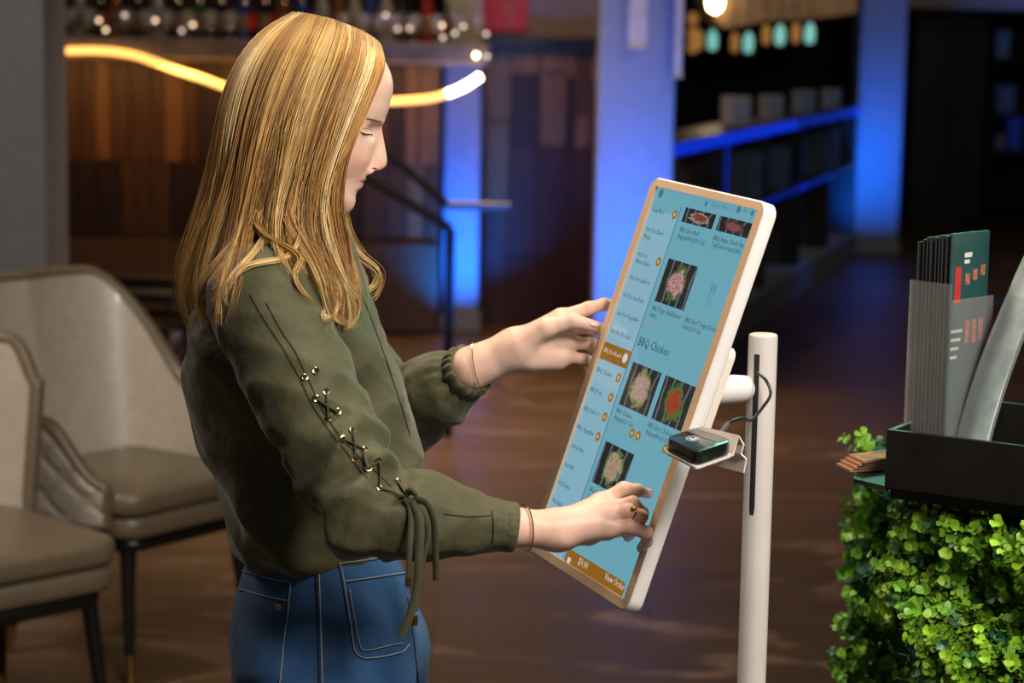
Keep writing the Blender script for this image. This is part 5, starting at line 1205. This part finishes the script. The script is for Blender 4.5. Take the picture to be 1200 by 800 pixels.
# ---------------------------------------------------------------- jeans, shoes
jb = np.array([B(*q)[[2, 0]] for q in [(296, 620), (290, 655), (279, 685), (272, 720), (269, 760), (271, 800), (276, 840)]])[::-1]
jfz = np.array([B(*q)[[2, 0]] for q in [(455, 620), (466, 645), (477, 680), (484, 710), (488, 740), (488, 770), (486, 800), (480, 840)]])[::-1]
jh = np.array([[.74, .155], [.80, .170], [.85, .172], [.90, .166], [.95, .152], [1.0, .142]])
def jeans(p):
    z = p[:, 2]; fb, ff, hw = np.interp(z, jb[:, 0], jb[:, 1]), np.interp(z, jfz[:, 0], jfz[:, 1]), np.interp(z, jh[:, 0], jh[:, 1]); cf, a = (fb + ff) / 2, (ff - fb) / 2; n = 2.4
    rr = (np.abs((p[:, 0] - cf) / a) ** n + np.abs(p[:, 1] / hw) ** n) ** (1 / n); d = np.maximum((rr - 1) * np.minimum(a, hw), .79 - z)
    t_r, t_l = V3(fx(378, 800), .085, .80), V3(fx(414, 800), -.085, .79)
    for t0_, k_, a_ in ((t_r, kn_r, an_r), (t_l, kn_l, an_l)): d = smin(d, chain(p, [t0_, k_, a_], [.105, .068, .060], .02), .03)
    d += .0016 * folds(p, 21, 6, 50, 120, [(.2, .2, 1), (.5, 0, 1)]) * smoothstep(.98, .86, z) + .0015 * np.sin(60 * z + 30 * p[:, 0]) * np.exp(-((z - .80) / .04) ** 2)
    return np.maximum(np.maximum(d, z - .995), .075 - z)
dv_, df_ = surface_net(jeans, (-.17, -.24, .06), (.25, .24, 1.01), .007)
dv_ = relax(dv_, df_, 1, .4)
DEN = pmat('denim', (.038, .115, .27), .7, alt=(.016, .052, .135), scale=11, bump=.12, bscale=420, sheen=.15, spec=.25)
DEN2 = pmat('denim_patch', (.032, .098, .235), .7, alt=(.015, .046, .122), scale=13, bump=.12, bscale=420, sheen=.15, spec=.25)
jn = obj('jeans', qmesh('jeans', dv_, df_), DEN, person, ang=None, label='mid blue denim jeans')
ds = Surf(dv_, df_)
STI = pmat('stitch_pale', (.30, .33, .36), .7); STD = pmat('denim_seam', (.012, .028, .075), .7)
def pocket(name, quad_px, nu, nv, off=.0022):
    A1, B1, C1, D1q = [np.array(q, float) for q in quad_px]; rows = []
    for i in range(nv + 1):
        for j in range(nu + 1):
            u, v = j / nu, i / nv; q = (A1 * (1 - u) + B1 * u) * (1 - v) + (D1q * (1 - u) + C1 * u) * v
            o = off * (0 if i in (0, nv) or j in (0, nu) else 1) ; h = ds.hit(q[0], q[1], o + .0003)
            if h is None: return None
            rows.append(h)
    f = [(i * (nu + 1) + j, i * (nu + 1) + j + 1, (i + 1) * (nu + 1) + j + 1, (i + 1) * (nu + 1) + j) for i in range(nv) for j in range(nu)]
    return obj(name, qmesh(name, np.array(rows), f, False), DEN2, jn)
def stitch(par, q, n=40, r=.0008, m=STI, off=.0028):
    p_ = ds.path(q, n, off)
    if len(p_) > 2: obj('stitching' if m is STI else 'seam', MB().tube(p_, r, 5), m, par)
pk = pocket('front_pocket', ((397, 660), (474.5, 650), (478, 756), (414, 764)), 18, 20)
pk = pk or jn
stitch(pk, [(397, 660), (436, 655), (474, 650)]); stitch(pk, [(404, 681), (440, 676), (474, 671)]); stitch(pk, [(397, 660), (401, 672), (408, 715), (414, 757), (419, 767), (429, 771), (455, 767), (470, 763), (478, 754)], 60)
stitch(pk, [(409, 690), (414, 720), (421, 755), (430, 761), (470, 753)], 50, .0006)
pb_ = pocket('back_pocket', ((286, 671), (341, 683), (330, 799), (273, 799)), 14, 20) or jn
stitch(pb_, [(286, 669), (314, 676), (342, 682.5)]); stitch(pb_, [(281, 690), (310, 698), (338, 704)]); stitch(pb_, [(342, 682.5), (338, 720), (333, 760), (329, 800)], 50)
stitch(jn, [(372, 640), (374, 680), (376, 740), (378, 800)], 60, .0010, STI, .0006); stitch(jn, [(369, 640), (371, 680), (373, 740), (374, 800)], 60, .0014, STD, .0004); stitch(jn, [(291, 655), (330, 656), (372, 650)], 40, .0009, STI, .0006)
stitch(jn, [(477, 700), (483, 740), (490, 800)], 40, .0012, STD, .0004)
rv0 = ds.hit(328, 711.5, .004)
if rv0 is not None: obj('rivet', MB().tube([rv0 - PL * .003, rv0 + PL * .0012, rv0 + PL * .002], [.0042, .0042, .002], 12), pmat('rivet_copper', (.35, .22, .13), .35, metal=1), jn)
STEEL = pmat('buckle_steel', (.62, .66, .68), .18, metal=1)
bkc = [ds.hit(x, y, .007) for x, y in ((411, 637), (420, 628), (432, 622), (436, 632), (427, 637))]
if all(b is not None for b in bkc): obj('belt_buckle', MB().prism(bkc, PL * .006), STEEL, person, smooth=False)
bl_ = ds.path([(432, 630), (442, 627), (452, 629)], 12, .004)
if len(bl_) > 2: obj('belt', MB().tube(bl_, .006, 8, flat=.4), pmat('belt_grey', (.24, .22, .22), .4), person)
SHOE = pmat('shoe_black', (.015, .014, .014), .4); SOLE = pmat('shoe_sole', (.08, .07, .06), .6)
for an_, nm in ((an_r, 'shoe'), (an_l, 'shoe')):
    def shoe_sdf(p): return np.maximum(smin(smin(rc(p, an_ + V3(-.015, 0, .03), an_ + V3(-.02, 0, -.05), .043, .040), rc(p, an_ + V3(-.01, 0, -.06), an_ + V3(.135, 0, -.072), .036, .030), .03), rc(p, an_ + V3(0, 0, -.03), an_ + V3(.08, 0, -.06), .035, .034), .03), .012 - p[:, 2])
    sv, sf = surface_net(shoe_sdf, an_ + V3(-.08, -.06, -.10), an_ + V3(.19, .06, .09), .006); so = obj(nm, qmesh(nm, sv, sf), SHOE, person, ang=None)
    obj('sole', MB().prism([toW(an_ * V3(1, 1, 0) + V3(x, y, 0)) for x, y in ((-.058, -.025), (-.03, -.038), (.08, -.036), (.14, -.03), (.166, 0), (.14, .03), (.08, .036), (-.03, .038), (-.058, .025))], V3(0, 0, .0125)), SOLE, so, smooth=False)

# ---------------------------------------------------------------- jewellery
GOLD = pmat('gold', (.85, .58, .22), .2, metal=1)
def loop(name, c, ax, r, th, tilt=0, n=40, squash=1.):
    ax = ax / np.linalg.norm(ax); s1 = np.cross(ax, V3(0, 0, 1)); s1 /= np.linalg.norm(s1); s2 = np.cross(ax, s1)
    return obj(name, MB().tube([toW(c + r * (math.cos(a) * s2 * squash + math.sin(a) * s1) + ax * tilt * r * math.cos(a)) for a in np.linspace(0, 2 * math.pi, n)], th, 6, cap=False), GOLD, person)
ra = R_wrist - R_fore
loop('bracelet', B(616, 618, LB + .048), ra, .0262, .0009, .15); loop('bracelet', B(561, 427.5, L0 - .016), L_wrist - L_fore, .0335, .0008, -.25)
rc_ = B(739.5, 600.5, LB + .0435); loop('ring', rc_, R_ring[2] - R_ring[1], .0092, .0011)
obj('ring_stone', MB().lathe([(.0002, -.003), (.0035, -.001), (.0035, .001), (.0015, .003), (.0002, .003)], toW(rc_ + V3(0, .0075, .0055)), 12), GOLD, person)

# ---------------------------------------------------------------- hair
near = [
 [(446, 52, .004), (455, 70, .016), (449, 88, .046), (437, 115, .066), (427, 140, .075), (414, 168, .080), (401, 195, .084), (393, 222, .086), (392, 250, .088), (402, 282, .094), (416, 318, .10), (424, 350, .108), (414, 384, .115)],
 [(438, 44, .005), (446, 60, .030), (437, 90, .062), (422, 125, .078), (408, 158, .086), (395, 192, .090), (384, 225, .093), (382, 256, .096), (392, 295, .105), (408, 335, .118), (413, 365, .125), (400, 388, .13)],
 [(420, 34, .006), (427, 50, .040), (416, 85, .072), (400, 125, .086), (386, 165, .093), (373, 210, .098), (365, 250, .102), (370, 288, .115), (385, 322, .135), (398, 350, .145), (392, 374, .15)],
 [(403, 27, .006), (402, 45, .044), (388, 85, .078), (370, 130, .091), (355, 180, .098), (343, 230, .104), (340, 268, .116), (352, 298, .15), (368, 322, .165), (376, 345, .17)],
 [(386, 21, .006), (378, 42, .048), (360, 85, .081), (342, 135, .094), (327, 190, .10), (316, 240, .106), (312, 275, .125), (322, 300, .155), (338, 318, .17)],
 [(368, 17, .006), (354, 40, .048), (332, 88, .081), (313, 140, .094), (299, 200, .10), (289, 255, .108), (278, 298, .13), (265, 340, .14), (256, 378, .138)],
 [(355, 15, .005), (325, 40, .044), (300, 88, .074), (284, 145, .086), (276, 205, .091), (264, 260, .093), (248, 308, .10), (242, 348, .105), (250, 384, .105)],
 [(347, 15, .003), (322, 27, .018), (299, 50, .034), (275, 96, .050), (262, 150, .058), (255, 205, .06), (242, 258, .058), (226, 304, .056), (219, 345, .056), (230, 386, .056)],
 [(342, 15, 0), (316, 26, 0), (288, 52, 0), (264, 98, 0), (251, 150, 0), (245, 203, 0), (230, 253, 0), (211, 306, 0), (207, 342, 0), (220, 384, 0)]]
far = [[(x + 3, y, -l * .95) for x, y, l in g] for g in near[::-1][1:]]
far[-1] = [(447, 52, -.004), (453, 70, -.016), (446, 90, -.046), (436, 115, -.062), (425, 140, -.070), (414, 170, -.074), (404, 200, -.076), (398, 230, -.078), (401, 258, -.080), (412, 284, -.085), (428, 304, -.09), (442, 318, -.092), (443, 332, -.09), (428, 346, -.085)]
far[-2] = [(440, 46, -.004), (444, 62, -.030), (436, 92, -.058), (424, 125, -.070), (412, 160, -.076), (401, 195, -.078), (394, 230, -.08), (394, 258, -.082), (404, 285, -.086), (420, 312, -.09), (436, 334, -.09), (430, 352, -.088)]
GD = near + far; NG = len(GD); NC = 16
def resample(g, n):
    q = spline(g, 120); L_ = np.concatenate([[0], np.cumsum(np.linalg.norm(np.diff(q * V3(1, 1, 900), axis=0), axis=1))]); u = np.linspace(0, L_[-1], n)
    return np.stack([np.interp(u, L_, q[:, k]) for k in range(3)], 1)
GA = np.array([resample(g, NC) for g in GD])
def guide(g): i = np.clip(g.astype(int), 0, NG - 2); fr_ = (g - i)[:, None]; return i, fr_
NP_ = 26
def strand_px(gs):               # gs: guide position per point along the strand (NP_,)
    t = np.linspace(0, NC - 1 - 1e-6, NP_); k = t.astype(int); u = (t - k)[:, None]; i = np.clip(gs.astype(int), 0, NG - 2); w_ = (gs - i)[:, None]
    a = GA[i, k] * (1 - u) + GA[i, k + 1] * u; b = GA[i + 1, k] * (1 - u) + GA[i + 1, k + 1] * u
    return a * (1 - w_) + b * w_
def keep_out(q, gap):
    """push near-side points in front of the head and the blouse"""
    for k in range(len(q)):
        if q[k, 2] < .012: continue
        for sf in (head_s, js):
            h = sf.hit(q[k, 0], q[k, 1])
            if h is not None:
                lh = toB(h)[1]
                if lh > -.05 and q[k, 2] < lh + gap: q[k, 2] = lh + gap
    return q
rg = np.random.default_rng(11)
HAIRC = np.array([(.47, .25, .075), (.60, .37, .12), (.82, .61, .31), (.25, .13, .045), (.70, .48, .20), (.38, .20, .062)])
hvs, hcs = [], []
SEG = 3; ring_a = np.arange(SEG) * 2 * math.pi / SEG
def add_strand(q, rad, col, root_dark=.62, wisp=False):
    P = toW(np.array([B(x, y, l) for x, y, l in q])); n = len(P)
    # smooth the pushed-out points
    for _ in range(5): P[1:-1] = .25 * P[:-2] + .5 * P[1:-1] + .25 * P[2:]
    t = np.gradient(P, axis=0); t /= np.linalg.norm(t, axis=1)[:, None] + 1e-9
    u = np.cross(t, PL); u /= np.linalg.norm(u, axis=1)[:, None] + 1e-9; b = np.cross(t, u)
    s = np.linspace(0, 1, n); r = rad * np.clip(np.minimum(1, 8 * s + .5) * (1 - s ** 4 * .85), .08, 1)
    v = P[:, None] + r[:, None, None] * (np.cos(ring_a)[None, :, None] * u[:, None] + np.sin(ring_a)[None, :, None] * b[:, None])
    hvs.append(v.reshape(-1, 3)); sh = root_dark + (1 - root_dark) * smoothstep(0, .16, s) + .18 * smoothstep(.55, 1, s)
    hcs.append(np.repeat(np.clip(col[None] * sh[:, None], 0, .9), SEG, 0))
nl = 150
gc_all = np.concatenate([rg.uniform(0, 8.3, 118), rg.uniform(8.3, NG - 1, 32)])
for gc in gc_all:
    base = HAIRC[rg.choice(6, p=(.21, .20, .18, .17, .12, .12))]; lift = rg.uniform(.0, .018); tend = rg.uniform(.84, 1.02); ph = rg.uniform(0, 6.3); wl = rg.uniform(.8, 1.6); amp = rg.uniform(.6, 3.0) + (rg.uniform(0, 5) if gc < 3.8 or gc > 13 else 0)  # larger share of dark strands paints shadow streaks into the hair
    if 4.12 < gc < 4.95: tend = rg.uniform(.62, .74)
    ns = 36 if gc < 8.3 else 16; spread = rg.uniform(.07, .26); bendx = rg.normal(0, 4.5)
    for _ in range(ns):
        t = np.linspace(0, 1, NP_); g0 = rg.normal(0, spread); gs = np.clip(gc + g0 * (1 - .72 * smoothstep(.3, 1, t)), 0, NG - 1.001)
        q = strand_px(gs)
        te = tend * rg.uniform(.86, 1.04)
        if te < 1: 
            tt = np.linspace(0, te, NP_); q = np.stack([np.interp(tt, t, q[:, k]) for k in range(3)], 1)
        env = smoothstep(.1, .9, t)
        q[:, 0] += env ** 1.2 * (1.5 * amp * np.sin(ph + wl * 6.3 * t ** 1.3) + bendx * t ** 2 + rg.normal(0, 1.0)) + rg.normal(0, .3); q[:, 1] += env * rg.normal(0, 1.2); q[:, 0] += env * rg.normal(0, .9) * np.sin(t * rg.uniform(4, 12) + rg.uniform(0, 6))
        sgn = np.sign(q[:, 2] + 1e-6); q[:, 2] += sgn * (lift * smoothstep(0, .12, t) + env * rg.normal(0, .003) - rg.uniform(0, .004))
        if gc < 8.6: q = keep_out(q, .003 + lift * .6 + rg.uniform(0, .003))
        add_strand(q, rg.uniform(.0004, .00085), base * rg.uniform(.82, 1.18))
# single locks that stray over the shoulder and curl at the ends
stray = [([(318, 235, .11), (297, 270, .13), (262, 305, .15), (237, 335, .13), (235, 357, .12), (246, 382, .12)], 34, 3.2, 1), ([(322, 255, .12), (302, 290, .15), (275, 320, .16), (264, 340, .16), (266, 358, .16)], 20, 2.2, 2),
         ([(352, 275, .14), (340, 300, .17), (300, 307, .18), (277, 320, .17), (266, 344, .16)], 20, 2.0, 2), ([(306, 250, .12), (300, 272, .14), (335, 290, .17), (356, 305, .18), (342, 322, .19), (354, 342, .19), (367, 353, .19)], 24, 2.4, 1),
         ([(335, 240, .11), (342, 265, .13), (370, 310, .17), (380, 340, .18), (386, 366, .17), (404, 378, .16), (422, 380, .15)], 30, 3.0, 2), ([(385, 300, .13), (402, 335, .14), (418, 352, .14), (417, 372, .14), (402, 384, .14)], 30, 3.2, 4),
         ([(372, 280, .12), (385, 320, .14), (398, 345, .15), (392, 368, .15), (378, 372, .15), (380, 360, .155)], 24, 2.6, 2), ([(400, 255, -.05), (418, 298, -.06), (444, 318, -.06), (436, 338, -.06), (412, 348, -.05)], 30, 3.4, 2), ([(398, 250, -.05), (412, 290, -.06), (432, 308, -.06), (447, 322, -.06), (443, 345, -.06), (432, 352, -.05)], 16, 3.0, 4)]
for q0, ns, sp, ci in stray:
    for _ in range(ns):
        t = np.linspace(0, 1, NP_); q = spline(q0, NP_); o2 = rg.normal(0, sp, 2); wv_ = rg.uniform(3, 9); pa = rg.uniform(0, 6.3)
        q[:, :2] += o2 * (1 - .45 * t)[:, None]; q[:, 0] += rg.normal(0, .7) * np.sin(wv_ * t + pa); q[:, 1] += rg.normal(0, .7) * np.cos(wv_ * t + pa); q[:, 2] += rg.normal(0, .002)
        if q0[0][2] > 0: q = keep_out(q, .004 + rg.uniform(0, .005))
        te = rg.uniform(.84, 1); q = np.stack([np.interp(np.linspace(0, te, NP_), t, q[:, k]) for k in range(3)], 1)
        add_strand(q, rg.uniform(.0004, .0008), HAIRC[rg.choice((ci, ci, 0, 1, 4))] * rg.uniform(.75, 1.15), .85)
# flyaway wisps
for _ in range(110):
    gs = np.full(NP_, rg.choice([rg.uniform(5.5, 9.5), rg.uniform(0, 2), rg.uniform(13.5, NG - 1.01)])); q = strand_px(gs); t = np.linspace(0, 1, NP_)
    q[:, 0] += smoothstep(.2, 1, t) * rg.normal(0, 9) + 2.5 * np.sin(t * rg.uniform(8, 20) + rg.uniform(0, 6)) * smoothstep(.3, 1, t); q[:, 1] += -2 * rg.random() * (1 - t)
    q[:, 2] += rg.normal(0, .008) * t
    if gs[0] < 8.6: q = keep_out(q, .008)
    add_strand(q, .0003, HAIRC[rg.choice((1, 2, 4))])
hv_ = np.concatenate(hvs); hc_ = np.concatenate(hcs); nst = len(hvs); base_i = (np.arange(nst) * NP_ * SEG)[:, None, None, None]
i_, j_ = np.meshgrid(np.arange(NP_ - 1), np.arange(SEG), indexing='ij')
hf_ = np.stack([i_ * SEG + j_, i_ * SEG + (j_ + 1) % SEG, (i_ + 1) * SEG + (j_ + 1) % SEG, (i_ + 1) * SEG + j_], -1)[None] + base_i
me = qmesh('hair', hv_, hf_.reshape(-1, 4), False); vcolor(me, hc_)
HAIR = pmat('blonde_hair', (1, 1, 1), .46, var=.06, scale=60, spec=.35, vcol='tint')
hair = obj('hair', me, HAIR, person, ang=None, label='long loose blonde hair with honey streaks')
# under layer that closes the gaps
rows = []
for gi in np.linspace(0, NG - 1.001, 70):
    q = strand_px(np.full(NP_, gi)); q[:, 2] *= .90
    if gi < 8.3: q = keep_out(q, .0015)
    c_ = q[:, :1] * 0 + 350.; q[:, 0] += (c_[:, 0] - q[:, 0]) * .03 * smoothstep(0, .1, np.linspace(0, 1, NP_))
    q = np.stack([np.interp(np.linspace(0, .58, NP_), np.linspace(0, 1, NP_), q[:, k]) for k in range(3)], 1)
    rows.append(toW(np.array([B(x, y + (1.5 if k < 3 else 0), l) for k, (x, y, l) in enumerate(q)])))
rows = np.array(rows); nr_ = len(rows)
ff_ = [(i * NP_ + k, i * NP_ + k + 1, (i + 1) * NP_ + k + 1, (i + 1) * NP_ + k) for i in range(nr_ - 1) for k in range(NP_ - 1)]
me = qmesh('under_hair', rows.reshape(-1, 3), ff_, False)
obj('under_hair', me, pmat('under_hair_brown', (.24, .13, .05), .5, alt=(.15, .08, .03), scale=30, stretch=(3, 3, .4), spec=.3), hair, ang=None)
